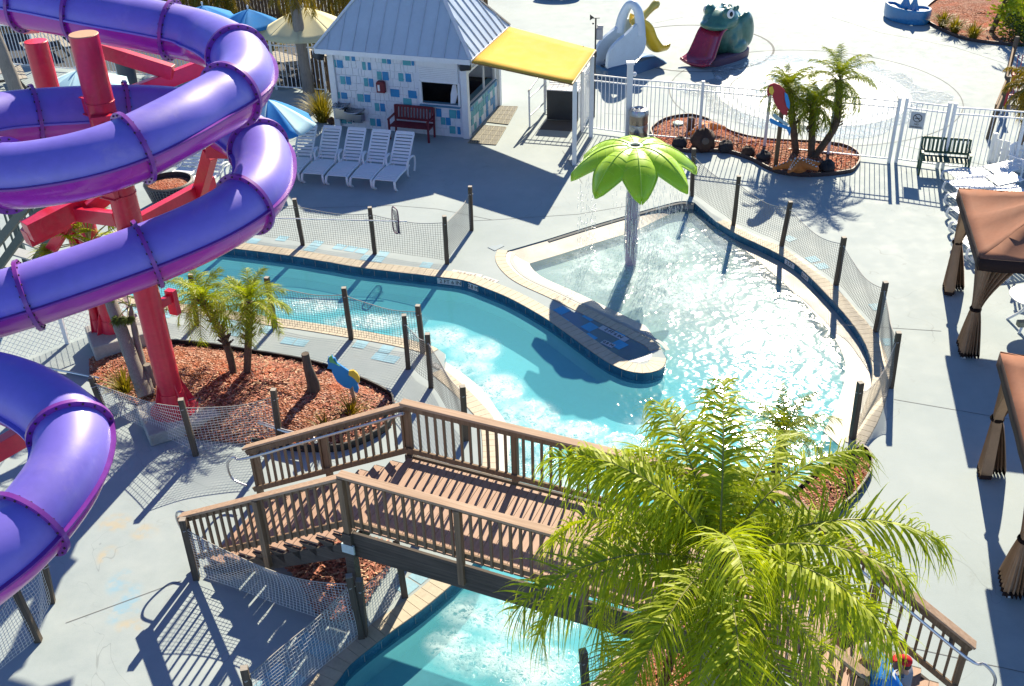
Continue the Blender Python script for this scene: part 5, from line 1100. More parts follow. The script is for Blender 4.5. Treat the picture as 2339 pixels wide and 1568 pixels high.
# ================================================================ cabanas
def cabana(FLp, NLp, lab, depth=2.9, hts=2.35):
    a, b = FLp, NLp; root = empty('cabana', (a+b)/2, lab, 'cabana', 'brown canvas cabanas'); d = (a-b).normalized(); x = V((d.y, -d.x, 0)); Ls = (a-b).length; ov = .18; z = lambda h: V((0, 0, h))
    c4_ = [b-d*ov-x*ov, a+d*ov-x*ov, a+d*ov+x*(depth+ov), b-d*ov+x*(depth+ov)]; mid = sum(c4_, V((0, 0, 0)))/4; T = mid+z(hts+.85); RT_ = []
    mb = MB(); e_ = [q+z(hts) for q in c4_]; tp = [q.lerp(mid, .86)+z(hts+.62) for q in c4_]
    for i in range(4):
        A, B, C, D = e_[i], e_[(i+1) % 4], tp[(i+1) % 4], tp[i]; rows = []
        for j in range(9): rows.append([A.lerp(D, j/8).lerp(B.lerp(C, j/8), t/10)+z(-.10*abs(sin(2*pi*t/10))*sin(pi*min(1, j/8*.9+.1)))+z(.012*sin(t*2.3+i+j*1.7)+RND.uniform(-.008, .008)) for t in range(11)])
        mb.grid(rows)
    mb.build('canopy', 'brown_canvas', root, smooth=True, angle=50, solid=.015)
    mb = MB(); up = [q.lerp(mid, .8)+z(hts+.66) for q in c4_]; mb.add(up+[mid+z(hts+.95)], [(0, 1, 4), (1, 2, 4), (2, 3, 4), (3, 0, 4)]); mb.build('vent_top', 'brown_canvas', root, solid=.015)
    mb = MB()
    for i in range(4): A, B = e_[i], e_[(i+1) % 4]; rows = [[A.lerp(B, t/14)+z(-.26*s_)+((A-mid).normalized()*.02*sin(t*1.9)*s_) for t in range(15)] for s_ in (0, .5, 1)]; mb.grid(rows)
    mb.build('valance', 'brown_trim', root, smooth=True, solid=.012)
    corners = [b, a, a+x*depth, b+x*depth]
    for q in corners: mb = MB(); mb.bar(q, q+z(hts-.02), .07, .07, d); mb.build('post', 'white_paint', root)
    mb = MB()
    for i in range(4): mb.bar(corners[i]+z(hts-.06), corners[(i+1) % 4]+z(hts-.06), .05, .05)
    mb.build('frame', 'dark_steel', root)
    for q, dr, w0 in ((b, d, .95), (a, -d, .9), (b, x, .9), (a, x, .8), (corners[2], -d, .8), (corners[3], d, .8)):
        mb = MB(); rows = []; n = 32; ph = q.x*7; w0 *= RND.uniform(.85, 1.15); lw_ = RND.uniform(.3, .55); fq_ = RND.uniform(1.05, 1.45)
        for j in range(17):
            h = hts-.24-(hts-.34)*j/16+(.04*sin(ph) if j == 16 else 0); t = abs(h-1.15)/(hts-1.15) if h > 1.15 else abs(h-1.15)/1.15; wd = .14+(w0-.14)*(t**1.5 if h > 1.15 else lw_*t**.8); off = 0 if h > 1.15 else .02
            rows.append([q+dr*(wd*u/n)*(1 if 1 else 0)-dr*(.06+.1*(1-t)*0)+V((-dr.y, dr.x, 0))*(.05+.035*(.4+t))*sin(u*fq_+ph+.6*sin(u*.31+ph))*1.1+z(h) for u in range(n+1)])
        mb.grid(rows); cu = mb.build('curtain', 'curtain', root, smooth=True, angle=80, solid=.012)
        mb = MB(); c = q+dr*.0; mb.lathe((q.x+dr.x*.0, q.y+dr.y*.0, 1.12), [(.1, 0), (.115, .02), (.115, .05), (.1, .07)], 12); mb.build('tie_back', 'brown_trim', cu)
        mb = MB(); mb.grid([[v+z(-.0) for v in rows[-1]], [v+z(-.09) for v in rows[-1]]]); mb.build('hem', 'brown_trim', cu, solid=.014)
    return root
cabana(P(2163, 658), P(2201, 817), 'brown cabana with the tied curtains beside the row of white loungers'); cabana(P(2244, 1078), P(2301, 1362), 'brown cabana cut off by the right edge, nearest the viewer')
# white tables and chairs under the cabanas
def wtable(c, lab):
    root = empty('round_table', c, lab, 'table'); mb = MB(); mb.lathe(c, [(.48, .7), (.5, .72), (.5, .74), (.1, .745)], 32); mb.build('tabletop', 'white_plastic', root, smooth=True)
    for i in range(4): a = pi/4+i*pi/2; mb = MB(); mb.tube(catmull([c+V((.1*cos(a), .1*sin(a), .7)), c+V((.15*cos(a), .15*sin(a), .35)), c+V((.42*cos(a), .42*sin(a), .0))], 4), .03, 8); mb.build('leg', 'white_plastic', root, smooth=True)
    return root
wtable(P(2345, 745), 'white round plastic table at the right edge by the cabana')
mb = MB(); c = P(2345, 745, .745); mb.box(c+V((-.1, 0, .06)), (.2, .14, .12)); tag(mb.build('napkin_box', mat('buff', (.4, .36, .22), .7), bevel=.02), 'small buff box standing on the white round table', 'box')
def wchair(c, rz, lab):
    root = empty('plastic_chair', (0, 0, 0), lab, 'chair', 'white plastic chairs at the right edge'); mb = MB(); mb.box((0, 0, .42), (.46, .46, .03)); mb.build('seat', 'white_plastic', root, bevel=.012); mb = MB()
    for i in range(5): mb.box((-.18+.09*i, .24, .66), (.055, .02, .42), Matrix.Rotation(-.18, 3, 'X'))
    mb.box((0, .28, .88), (.46, .03, .08)); mb.build('backrest', 'white_plastic', root, bevel=.01)
    for sx in (-1, 1):
        for sy in (-1, 1): mb = MB(); mb.bar((sx*.2, sy*.2, .42), (sx*.24, sy*.25, 0), .045, .045); mb.build('leg', 'white_plastic', root)
        mb = MB(); mb.bar((sx*.25, -.2, .63), (sx*.25, .25, .65), .05, .03); mb.bar((sx*.25, -.2, .63), (sx*.24, -.22, .4), .04, .04); mb.build('armrest', 'white_plastic', root)
    root.location = c; root.rotation_euler = (0, 0, rz); return root
wchair(P(2330, 640), 2.6, 'white plastic chair behind the round table at the right edge'); wchair(P(2322, 405), .6, 'white plastic chair by the end of the picket fence')
# ================================================================ parasols
def parasol(c, h, r, mats, lab, n=8, rise=.5, tilt=(0, 0), stripe=False, base=True, group=None):
    root = empty('parasol', c, lab, 'parasol', group); Rt = Matrix.Rotation(tilt[0], 3, 'X') @ Matrix.Rotation(tilt[1], 3, 'Y'); top = c+V((0, 0, h)); mb = MB(); K = 6
    for i in range(n):
        a0, a1 = 2*pi*i/n, 2*pi*(i+1)/n; mb.cur = i % 2 if stripe else 0; rows = []
        for j in range(K+1):
            t = j/K; row = []
            for s in range(7):
                u = s/6; p0, p1 = V((cos(a0), sin(a0), 0)), V((cos(a1), sin(a1), 0)); q = p0.lerp(p1, u)*r*t; row.append(top+Rt @ (q+V((0, 0, -rise*t**1.25+.05*sin(pi*u)*t*(-1)))))
            rows.append(row)
        mb.grid(rows)
    mb.build('canopy', mats, root, smooth=True, angle=25, solid=.012); mb = MB(); mb.tube([c, top+V((0, 0, .08))], .025, 8); mb.ball(top+V((0, 0, .1)), .04, .04, .06, 8, 6); mb.build('pole', 'white_paint', root)
    mb = MB()
    for i in range(n): a = 2*pi*i/n; mb.bar(top+Rt @ V((0, 0, -.03)), top+Rt @ V((r*.97*cos(a), r*.97*sin(a), -rise-.0)), .015, .015)
    mb.build('rib', 'dark_steel', root)
    if base: mb = MB(); mb.lathe(c, [(.28, 0), (.28, .06), (.08, .1), (.05, .3)], 16); mb.build('base', 'concrete_block', root)
    return root
def parasol_at(x, y, h, *a, **k): q = P(x, y, h); return parasol(V((q.x, q.y, 0)), h, *a, **k)
parasol_at(612, 228, 2.25, 1.25, ['blue_canvas', 'pale_canvas'], 'blue and pale striped parasol between the tube and the yellow grass', stripe=True, rise=.75)
parasol_at(175, 163, 2.3, 1.5, ['pale_canvas', 'blue_canvas'], 'pale blue parasol between the red columns', rise=.55, stripe=False); parasol_at(566, 22, 2.5, 1.25, ['blue_canvas'], 'square blue parasol beyond the fence near the top edge', n=4, rise=.5); parasol_at(462, 14, 2.5, 1.3, ['blue_canvas'], 'blue parasol behind the top of the purple tube', rise=.5, n=6)
r = parasol_at(692, 18, 2.6, 1.62, ['cream_canvas'], 'cream coloured parasol behind the grey palm trunk', rise=.75)
# ================================================================ palms and plants
def frond(L, elev, droop, nl, LL, lw, hang, plume, seed, leaf='frond_green', stiff=1.0, seg=4, t0=.14, taper=.7):
    R = random.Random(seed); mb = MB(); pts = []; p = V((0, 0, 0)); n = 16
    for i in range(n+1):
        pts.append(p.copy()); e = elev-droop*((i+.5)/n)**1.4; p = p+V((cos(e), R.uniform(-.02, .02), sin(e)))*(L/n)
    mb.tube(pts, [max(.004, lw*.55*(1-i/n*.9)) for i in range(n+1)], 5); mb.cur = 1
    for i in range(nl):
        t = t0+(1-t0)*(i+R.random()*.6)/nl; f = t*n; k_ = min(n-1, int(f)); q = pts[k_].lerp(pts[k_+1], f-k_); tg = (pts[k_+1]-pts[k_]).normalized(); up = tg.cross(V((0, 1, 0)))*-1
        if up.z < 0: up = -up
        for s in (-1, 1):
            l = LL*(.35+.65*sin(pi*min(1, (t-t0)/(1-t0)*.82+.14))**taper)*R.uniform(.82, 1.12); fw_ = .35+.55*t+R.uniform(-.15, .15)
            d = (V((0, s, 0))*cos(fw_)+tg*sin(fw_)+up*R.uniform(-plume*.5, plume)).normalized(); rows = []
            hg = hang*R.uniform(.45, 1.35); wd = V((0, 0, 1)).cross(d); wd = (tg*.8+wd*.3+up*R.uniform(-.4, .4)).normalized()
            for j in range(seg+1):
                u = j/seg; c = q+d*(l*u*(1-.42*hg*u))+V((0, 0, -hg*l*.72*u**1.8)); w_ = lw*(.55+.45*sin(pi*min(1, u+.25)))*(1-u**3) if j < seg else .002
                rows.append([c-wd*w_*.5, c+wd*w_*.5])
            mb.grid(rows)
    return mb
def palm(name, base, top, r0, r1, lab, cat, nf, L, elevs, droop, nl, LL, lw, hang, plume, leaf, trunk='trunk_grey', bend=(0, 0, 0), seed=1, group=None, azs=None, stiff=1.0, seg=4, nvar=8, boots=False, Lvar=.15):
    root = empty(name, base, lab, cat, group); R = random.Random(seed); base, top = V(base), V(top); mid = (base+top)/2+V(bend); tp = catmull([base-V((0, 0, .05)), mid, top], 8); N = len(tp)
    mb = MB(); mb.tube(tp, [(r0+(r1-r0)*i/(N-1))*(1+(.05 if i % 2 else -.03)) for i in range(N)], 12); mb.build('trunk', trunk, root, smooth=True, angle=60)
    if boots:
        mb = MB()
        for i in range(70):
            t = R.uniform(.45, 1); c = base.lerp(top, t)+V(bend)*(1-(2*t-1)**2); a = R.random()*2*pi; d = V((cos(a), sin(a), 0)); mb.bar(c+d*r1*.8, c+d*(r1*1.6+.05)+V((0, 0, .09)), .025, .02)
        mb.build('leaf_bases', 'trunk_brown', root)
    var = []
    for v in range(nvar):
        e = elevs[0]+(elevs[1]-elevs[0])*v/(nvar-1); dr = droop*(1.15-.35*v/(nvar-1)); Lx = L*(1-Lvar*(v/(nvar-1)))
        var.append(frond(Lx, e, dr, nl, LL, lw, hang, plume, seed*31+v, leaf, stiff, seg))
    me = []
    for i in range(nf):
        v = min(nvar-1, int(nvar*(i/nf)**1.0)); a = azs[i] if azs and i < len(azs) else i*2.39996+R.uniform(-.2, .2)
        if v >= len(me):
            while len(me) <= v: ob = var[len(me)].build('frond', ['stalk', leaf], root, local=True); me.append(ob); new = ob
            ob = new
        else: ob = me[v].copy(); COL.objects.link(ob)
        ob.parent = root; ob.location = top-base+V((0, 0, R.uniform(-.08, .06))); ob.rotation_euler = (R.uniform(-.12, .12), R.uniform(-.06, .06), a); sc_ = R.uniform(.9, 1.08); ob.scale = (sc_,)*3
    return root
# the big foreground palm
tp = P(1642, 1282, 4.1); bs = V((tp.x, tp.y, .0))
azs = [radians(a) for a in (168, 205, -30, -85, 250, 222, 15, 52, 128, 95, 182, -12, 285, 35, 150, 70, 236, 110, -95, 0, 195, 60, 140, -25, 310, 100, 20, 160, 270, 80)]
palm('queen_palm', bs, tp, .19, .15, 'large bright green palm with drooping feathery fronds beside the footbridge', 'palm tree', 31, 2.6, (radians(-14), radians(68)), radians(94), 88, .82, .029, 1.0, .8, 'frond_lime', azs=azs, seed=4, nvar=10, seg=5)
tp = P(1790, 985, 1.6); palm('pygmy_palm', (tp.x-.1, tp.y-.1, 0), tp, .09, .08, 'small green palm rising behind the large foreground palm', 'palm tree', 22, .95, (radians(0), radians(80)), radians(70), 34, .26, .016, .5, .25, 'frond_green', 'trunk_brown', seed=9, seg=3)
# two small palms on the island
grp = 'small date palms on the slide island'
tp = P(462, 688, 1.62); palm('date_palm', P(536, 862, .22), tp, .075, .065, 'small leaning date palm, the left of the pair on the slide island', 'palm tree', 30, .95, (radians(-25), radians(80)), radians(75), 40, .27, .016, .5, .25, 'frond_lime', 'trunk_brown', bend=(.12, 0, -.05), seed=5, group=grp, seg=3, boots=True)
tp = P(572, 690, 1.66); palm('date_palm', P(563, 860, .22), tp, .075, .07, 'small upright date palm, the right of the pair on the slide island', 'palm tree', 32, .92, (radians(-25), radians(80)), radians(75), 40, .27, .016, .5, .25, 'frond_lime', 'trunk_brown', seed=6, group=grp, seg=3, boots=True)
# three palms in the starfish bed
grp = 'palms in the starfish bed'
for i, (bx, by, x, y, z, lab) in enumerate(((1819, 350, 1802, 205, 1.95, 'palm behind the red parrot sign, left of the three'), (1853, 357, 1857, 240, 1.5, 'shortest palm, between the other two in the starfish bed'), (1858, 358, 1917, 183, 2.25, 'tallest palm, curving right out of the starfish bed'))):
    palm('date_palm', P(bx, by, .1), P(x, y, z), .1, .1, lab, 'palm tree', 34, (1.0, .9, 1.25)[i], (radians(-30), radians(82)), radians(80), 40, .32, .02, .6, .25, 'frond_green', 'trunk_brown', bend=((0, 0, 0), (0, 0, 0), (.3, 0, -.15))[i], seed=20+i, group=grp, seg=3, boots=True)
# palms along the far left fence
def tallpalm(bx, by, h, lab, seed, L=1.7, r=.2, leaf='frond_gold', nf=26, lean=(0, 0)):
    b = P(bx, by); return palm('palm_tree', b, b+V((lean[0], lean[1], h)), r, r*.75, lab, 'palm tree', nf, L, (radians(-55), radians(75)), radians(80), 56, .42, .03, .8, .35, leaf, 'trunk_grey', seed=seed, group='tall palms behind the left fence', seg=3)
tallpalm(706, 211, 4.0, 'tall grey-trunked palm with golden hanging fronds left of the kiosk', 31, 1.75, .21, lean=(-.15, .2), nf=18); tallpalm(540, 120, hgt(540, 120, -22), 'golden palm above the blue square parasol, behind the slide', 32, 1.5); tallpalm(470, 130, hgt(470, 130, -30), 'golden palm above the top bend of the purple tube', 33, 1.5); tallpalm(800, 100, hgt(800, 100, -30), 'golden palm behind the cream parasol', 34, 1.5)
b = P(48, 232); palm('palm_tree', b, b+V((-.9, .4, 6.2)), .24, .2, 'thick grey palm trunk at the left edge behind the red columns', 'palm tree', 20, 2.2, (radians(-30), radians(75)), radians(80), 50, .5, .03, .8, .3, 'frond_green', 'trunk_grey', seed=36, seg=3)
# fan-leaved palm between the columns: leaning double trunk
def fanleaf(L, n, w_, seed):
    R = random.Random(seed); mb = MB(); mb.tube([(0, 0, 0), (L*.5, 0, L*.12), (L, 0, L*.1)], [.014, .012, .01], 5); mb.cur = 1; c = V((L, 0, L*.1))
    for i in range(n):
        a = -2.0+4.0*i/(n-1); d = V((cos(a), sin(a), R.uniform(-.05, .12))); s = V((-sin(a), cos(a), .3)); l = L*.62*(1-.12*abs(a))*R.uniform(.9, 1.05)
        mb.grid([[c+d*l*u-s*w_*(.5 if u < .5 else .35)*(1 if u < 1 else .05)+V((0, 0, -.28*l*u**3)), c+d*l*u+s*w_*(.5 if u < .5 else .35)*(1 if u < 1 else .05)+V((0, 0, -.28*l*u**3))] for u in (0, .35, .7, 1)])
    return mb
def fanpalm(base, mid, top, r0, lab, nf, L, seed, leaf='frond_lime'):
    root = empty('fan_palm', base, lab, 'palm tree'); R = random.Random(seed); mb = MB(); tp = catmull([V(base), V(mid), V(top)], 8); mb.tube(tp, [r0*(1-.35*i/(len(tp)-1))*(1+(.04 if i % 2 else -.03)) for i in range(len(tp))], 12); mb.build('trunk', 'trunk_grey', root, smooth=True, angle=60); vs = [fanleaf(L*f, 26, .035, seed+k_) for k_, f in enumerate((1, .9, .8))]; mm = []
    for i in range(nf):
        if i < 3: ob = vs[i].build('frond', ['stalk', leaf], root, local=True); mm.append(ob)
        else: ob = mm[i % 3].copy(); COL.objects.link(ob); ob.parent = root
        ob.location = V(top)-V(base); e = R.uniform(-.5, 1.3); ob.rotation_euler = (R.uniform(-.3, .3), -e, i*2.4)
    return root
fanpalm(P(332, 905, .2), P(268, 730, 1.5), P(205, 560, 2.75), .15, 'leaning grey palm with spiky yellow-green fan leaves behind the slide', 22, .75, 3)
fanpalm(P(345, 900, .2), P(318, 800, .9), P(296, 700, 1.7), .08, 'thin second trunk with small drooping leaves beside the red column', 9, .4, 8, 'frond_dark')
# grasses and shrubs
def grass(c, n, h, spread, leaf, lab, cat='grass plant', seed=1, w_=.014, name='grass_clump', droop=.5, group=None):
    R = random.Random(seed); mb = MB()
    for i in range(n):
        a = R.random()*2*pi; r_ = R.random()**.6; o = V(c)+V((cos(a), sin(a), 0))*r_*spread*.22; d = V((cos(a), sin(a), 0)); l = h*R.uniform(.6, 1.1); s = V((-sin(a), cos(a), 0)); rows = []
        for j in range(5): u = j/4; q = o+d*spread*r_*u*(.5+.7*u)+V((0, 0, l*(u-droop*r_*u**2.4))); ww = w_*(1-u*.9); rows.append([q-s*ww, q+s*ww])
        mb.grid(rows)
    return tag(mb.build(name, leaf), lab, cat, group)
grass(P(738, 278), 420, 1.25, .75, 'grass_yellow', 'large yellow ornamental grass clump left of the kiosk', seed=2); rock(758, 283, .14, 'rock_brown', 'small brown stone beside the yellow grass clump')
grass(P(287, 895, .15), 90, .55, .45, 'grass_yellow', 'yellow-green fern at the foot of the grey palm', seed=3, w_=.02, name='fern'); grass(P(802, 948, .12), 70, .5, .35, 'frond_gold', 'yellowed tuft below the blue cockatoo sign', seed=4); grass(P(745, 985, .2), 60, .38, .35, 'grass_yellow', 'small yellow tuft against the bridge rail', seed=5)
grass(P(322, 248), 90, .4, .35, 'grass_yellow', 'small yellow tuft behind the front red brace', seed=6)
for i, (x, y, lab) in enumerate(((2152, 62, 'leftmost spiky yellow plant in the top right bed'), (2180, 76, 'middle spiky yellow plant in the top right bed'), (2222, 90, 'rightmost spiky yellow plant in the top right bed'))): grass(P(x, y, .05), 130, .75, .5, 'grass_yellow', lab, 'plant', 40+i, .03, 'spiky_plant', group='spiky plants in the top right bed')
def shrub(c, r, h, leaf, lab, n=420, seed=1, ls=.12, name='shrub'):
    root = empty(name, c, lab, 'shrub'); R = random.Random(seed); mb = MB(); st_ = MB(); cl = [(V((R.uniform(-1, 1), R.uniform(-1, 1), R.uniform(.25, 1)))) for _ in range(9)]
    for q in cl: st_.tube([V(c), V(c)+V((q.x*r*.7, q.y*r*.7, q.z*h*.8))], .018, 5)
    for i in range(n):
        q = R.choice(cl); g = V((R.gauss(0, .3), R.gauss(0, .3), R.gauss(0, .22))); o = V(c)+V(((q.x*.7+g.x)*r, (q.y*.7+g.y)*r, max(.05, (q.z*.85+g.z)*h))); a = R.random()*6.28; d = V((cos(a), sin(a), R.uniform(-.6, .8))).normalized(); s = d.orthogonal().normalized(); l = ls*R.uniform(.7, 1.5)
        mb.add([o, o+d*l*.5+s*l*.2, o+d*l, o+d*l*.5-s*l*.2], [(0, 1, 2, 3)])
    st_.build('stems', 'trunk_brown', root); mb.build('foliage', leaf, root); return root
shrub(P(2335, 88), .9, 1.7, 'frond_lime', 'dense bright green shrub in the top right bed', 900, 3, .22); shrub(P(2385, 60), 1.2, 2.3, 'frond_green', 'tall dark green shrub at the top right corner', 900, 4, .25); shrub(P(2318, 100), .45, 1.0, 'frond_dark', 'dark low shrub at the front of the top right bed', 500, 5, .12)
b = P(2262, 78, .05); palm('palm_tree', b, b+V((1.1, .5, 3.4)), .1, .09, 'thin leaning trunk in the top right bed', 'palm tree', 16, 1.4, (radians(-30), radians(75)), radians(80), 36, .35, .03, .7, .3, 'frond_gold', 'trunk_brown', seed=51, seg=3)
tpz = P(2338, 215, 1.7); palm('palm_tree', (tpz.x+.25, tpz.y, 0), (tpz.x+.25, tpz.y, 1.9), .1, .09, 'golden drooping palm at the right edge by the red chairs', 'palm tree', 26, 1.05, (radians(-50), radians(70)), radians(85), 40, .35, .04, .9, .3, 'frond_gold', 'trunk_brown', seed=52, seg=3)
for x, y, s in ((622, 108, 1), (742, 122, 2), (560, 108, 3)): shrub(P(x, y), .75, .95, 'grass_yellow', ['', 'yellow-green shrub behind the fence left of the tall palm', 'yellow-green shrub behind the fence beside the kiosk roof', 'yellow-green shrub behind the top bend of the tube'][s], 420, s+10, .16)
# unseen trees added above the view to shade the yard; their shadows fall short
for i, (x, y, h, r_) in enumerate(((-15, 58, 8.5, 3.2), (-8.5, 60, 8.5, 3.0), (-21, 56, 8, 3.2), (-3.5, 62, 8, 2.6))):
    c = V((x, y, 0)); root = empty('shade_tree', c, ['broad tree left of centre beyond the brown fence', 'broad tree beyond the brown fence above the cream parasol', 'broad tree farthest left beyond the brown fence', 'broad tree behind the kiosk beyond the brown fence'][i], 'tree', 'trees beyond the brown fence'); R = random.Random(i+60); mb = MB(); mb.tube([c, c+V((.1, 0, h*.35)), c+V((0, .2, h*.6))], [.25, .2, .12], 10)
    cl = [V((R.uniform(-1, 1)*r_*.7, R.uniform(-1, 1)*r_*.7, h*R.uniform(.35, .95))) for _ in range(12)]
    for q in cl: mb.tube([c+V((0, 0, h*.4)), c+q], [.09, .03], 6)
    mb.build('trunk', 'trunk_brown', root, smooth=True); mb = MB()
    for k_ in range(3000): q = R.choice(cl); o = c+q+V((R.gauss(0, .9), R.gauss(0, .9), R.gauss(0, .6))); a = R.random()*6.28; d = V((cos(a), sin(a), R.uniform(-.5, .5))).normalized(); s = d.orthogonal(); l = .5*R.uniform(.6, 1.2); mb.add([o, o+d*l*.5+s*l*.3, o+d*l, o+d*l*.5-s*l*.3], [(0, 1, 2, 3)])
    mb.build('crown', 'frond_dark', root)
# ================================================================ brown timber fences and the yard behind
def boards(l, h, lab, wd=.14, mat_='fence_brown', name='timber_fence'):
    root = empty(name, P(*l[0]), lab, 'fence'); pts = px(l); mb = MB(); R = random.Random(3)
    for a, b in zip(pts, pts[1:]):
        n = max(1, int((b-a).length/wd)); d = (b-a).normalized()
        for i in range(n): q = a.lerp(b, (i+.5)/n); mb.bar(q, q+V((0, 0, h+R.uniform(-.03, .03))), wd-.012, .022, d.cross(V((0, 0, 1))))
        nn = V((d.y, -d.x, 0))*-.03
        for hh in (.3, h-.3): mb.bar(a+nn+V((0, 0, hh)), b+nn+V((0, 0, hh)), .04, .09)
    mb.build('boards', mat_, root); mb = MB()
    for q in pts: mb.box(q+V((0, .08, h/2+.05)), (.11, .11, h+.1))
    mb.build('post', mat_, root); return root
boards([(-300, 92), (200, 68), (640, 52), (900, 38), (1112, 25)], 1.9, 'brown timber fence along the back of the yard'); boards([(724, 207), (768, 213)], hgt(745, 210, 128), 'short brown timber fence between the tall palm and the kiosk')
M['asphalt'] = mat('asphalt', (.045, .05, .06), .85, var=.25, bump=.3, bs=30)  # near-black ground colour that paints in the shade over the yard
mb = fill2d([px([(-300, 130), (90, 150), (270, 165), (475, 182), (632, 197), (745, 205), (800, 120), (905, 40), (640, 54), (200, 70), (-300, 95)])], .006, 'yard', 'asphalt'); struct(mb, 'back_yard', 'asphalt')  # flat dark sheet on the deck in place of cast shade
def picnic(c, rz, lab):
    root = empty('picnic_table', (0, 0, 0), lab, 'picnic table', 'picnic tables behind the left fence'); m_ = 'post_top'; mb = MB()
    for i in range(5): mb.box((-.32+.16*i, 0, .74), (.145, 1.8, .035))
    mb.build('tabletop', m_, root)
    for s in (-1, 1): mb = MB(); mb.box((s*.7, 0, .44), (.14, 1.8, .035)); mb.box((s*.55, 0, .44), (.14, 1.8, .035)); mb.build('seat', m_, root)
    for y in (-.6, .6): mb = MB(); mb.bar((-.3, y, .72), (-.65, y, 0), .05, .1); mb.bar((.3, y, .72), (.65, y, 0), .05, .1); mb.bar((-.7, y, .4), (.7, y, .4), .05, .08); mb.build('leg', 'grey_wood', root)
    root.location = c; root.rotation_euler = (0, 0, rz)
for x, y, rz, lab in ((655, 180, .9, 'picnic table seen through the fence left of the tall palm'), (735, 175, .9, 'picnic table seen through the fence beside the brown boards'), (110, 128, .6, 'picnic table behind the fence left of the front red column'), (10, 200, .5, 'picnic table at the left edge under the grey trunk')): picnic(P(x, y), rz, lab)
mb = MB(); b = P(295, 192); mb.lathe(b, [(.3, 0), (.33, .9), (.3, .92)], 24); tag(mb.build('grey_drum', mat('drum', (.09, .10, .11), .5), smooth=True), 'dark grey drum standing before the fence behind the red brace', 'drum')
pl_ = empty('planter', P(395, 462), 'large black mesh-sided planter under the tube', 'planter'); b = P(395, 462); mb = MB(); mb.lathe(b, [(.5, 0), (.66, .62), (.6, .64), (.58, .5)], 32, cap=False); mb.build('tub', 'black_plastic', pl_, smooth=True); mb = MB(); mb.lathe(b, [(.59, .5), (.01, .56)], 24, cap=False); mb.build('soil', 'mulch', pl_); mb = MB()
for i in range(44): a = 2*pi*i/44; mb.tube([b+V((.51*cos(a), .51*sin(a), .02)), b+V((.67*cos(a), .67*sin(a), .6))], .005, 3)
for j in range(12): r_ = .51+.16*j/11; mb.tube([b+V((r_*cos(2*pi*i/30), r_*sin(2*pi*i/30), .02+.58*j/11)) for i in range(30)], .005, 3, closed=True)
mb.build('mesh_wrap', 'rope', pl_)
b = P(445, 480); pl2 = empty('planter', b, 'smaller black tub beside the red strut', 'planter'); mb = MB(); mb.lathe(b, [(.3, 0), (.42, .5), (.38, .52), (.36, .4)], 24, cap=False); mb.build('tub', 'black_plastic', pl2, smooth=True); mb = MB(); mb.lathe(b, [(.37, .4), (.01, .45)], 24, cap=False); mb.build('soil', 'mulch', pl2)
# white lattice fence at the left
lf = empty('lattice_fence', P(20, 845), 'white diamond mesh fence at the left edge below the tube', 'fence'); pts = px([(-60, 872), (155, 785), (300, 728)])
mb = MB()
for a, b in zip(pts, pts[1:]):
    L = (b-a).length; d = (b-a)/L; H_ = 1.15; n = int(L/.13)
    for i in range(-9, n+1):
        for s in (0, 1):
            x0, x1 = (i*.13, i*.13+H_) if s else (i*.13+H_, i*.13); z0, z1 = 0.05, H_
            def cl(xa, za, xb, zb):
                if xa < 0: za += (zb-za)*(0-xa)/(xb-xa); xa = 0
                if xa > L: za += (zb-za)*(L-xa)/(xb-xa); xa = L
                return xa, za
            if max(x0, x1) < 0 or min(x0, x1) > L: continue
            A_ = cl(x0, z0, x1, z1); B_ = cl(x1, z1, x0, z0); mb.tube([a+d*A_[0]+V((0, 0, A_[1])), a+d*B_[0]+V((0, 0, B_[1]))], .005, 3)
    mb.tube([a+V((0, 0, 1.18)), b+V((0, 0, 1.18))], .02, 6)
mb.build('mesh', 'white_paint', lf)
for q in pts: mb = MB(); mb.box(q+V((0, 0, .62)), (.08, .08, 1.24)); mb.build('post', 'white_paint', lf)
mb = MB(); mb.tube(px([(95, 838), (215, 862), (330, 876)], .05), .025, 8); tag(mb.build('water_pipe', 'pipe', smooth=True), 'pale pipe lying along the left edge of the palm bed', 'pipe')
mb = MB(); mb.tube(px([(590, 965), (650, 985), (715, 1000), (722, 1010)], .3), .035, 8); tag(mb.build('pipe_rail', 'pipe', smooth=True), 'short grey pipe rail in the palm bed by the bridge', 'pipe')
mb = MB(); q0 = P(718, 908, .1); hh = hgt(718, 908, 812); mb.tube([q0, q0+V((.02, 0, .35)), q0+V((-.05, .05, hh*.7)), q0+V((-.06, .05, hh))], [.15, .12, .085, .075], 10); tag(mb.build('driftwood_post', 'post_wood', smooth=True, angle=50), 'weathered driftwood post standing in the palm bed', 'post'); rock(703, 908, .12, 'rock_dark', 'dark round clump at the foot of the driftwood post')
mb = MB(); q0 = P(352, 890, .1); mb.tube([q0, q0+V((-.02, 0, .6))], [.08, .07], 10); tag(mb.build('stump', 'trunk_grey', smooth=True), 'short grey stump beside the leaning palm trunk', 'stump')
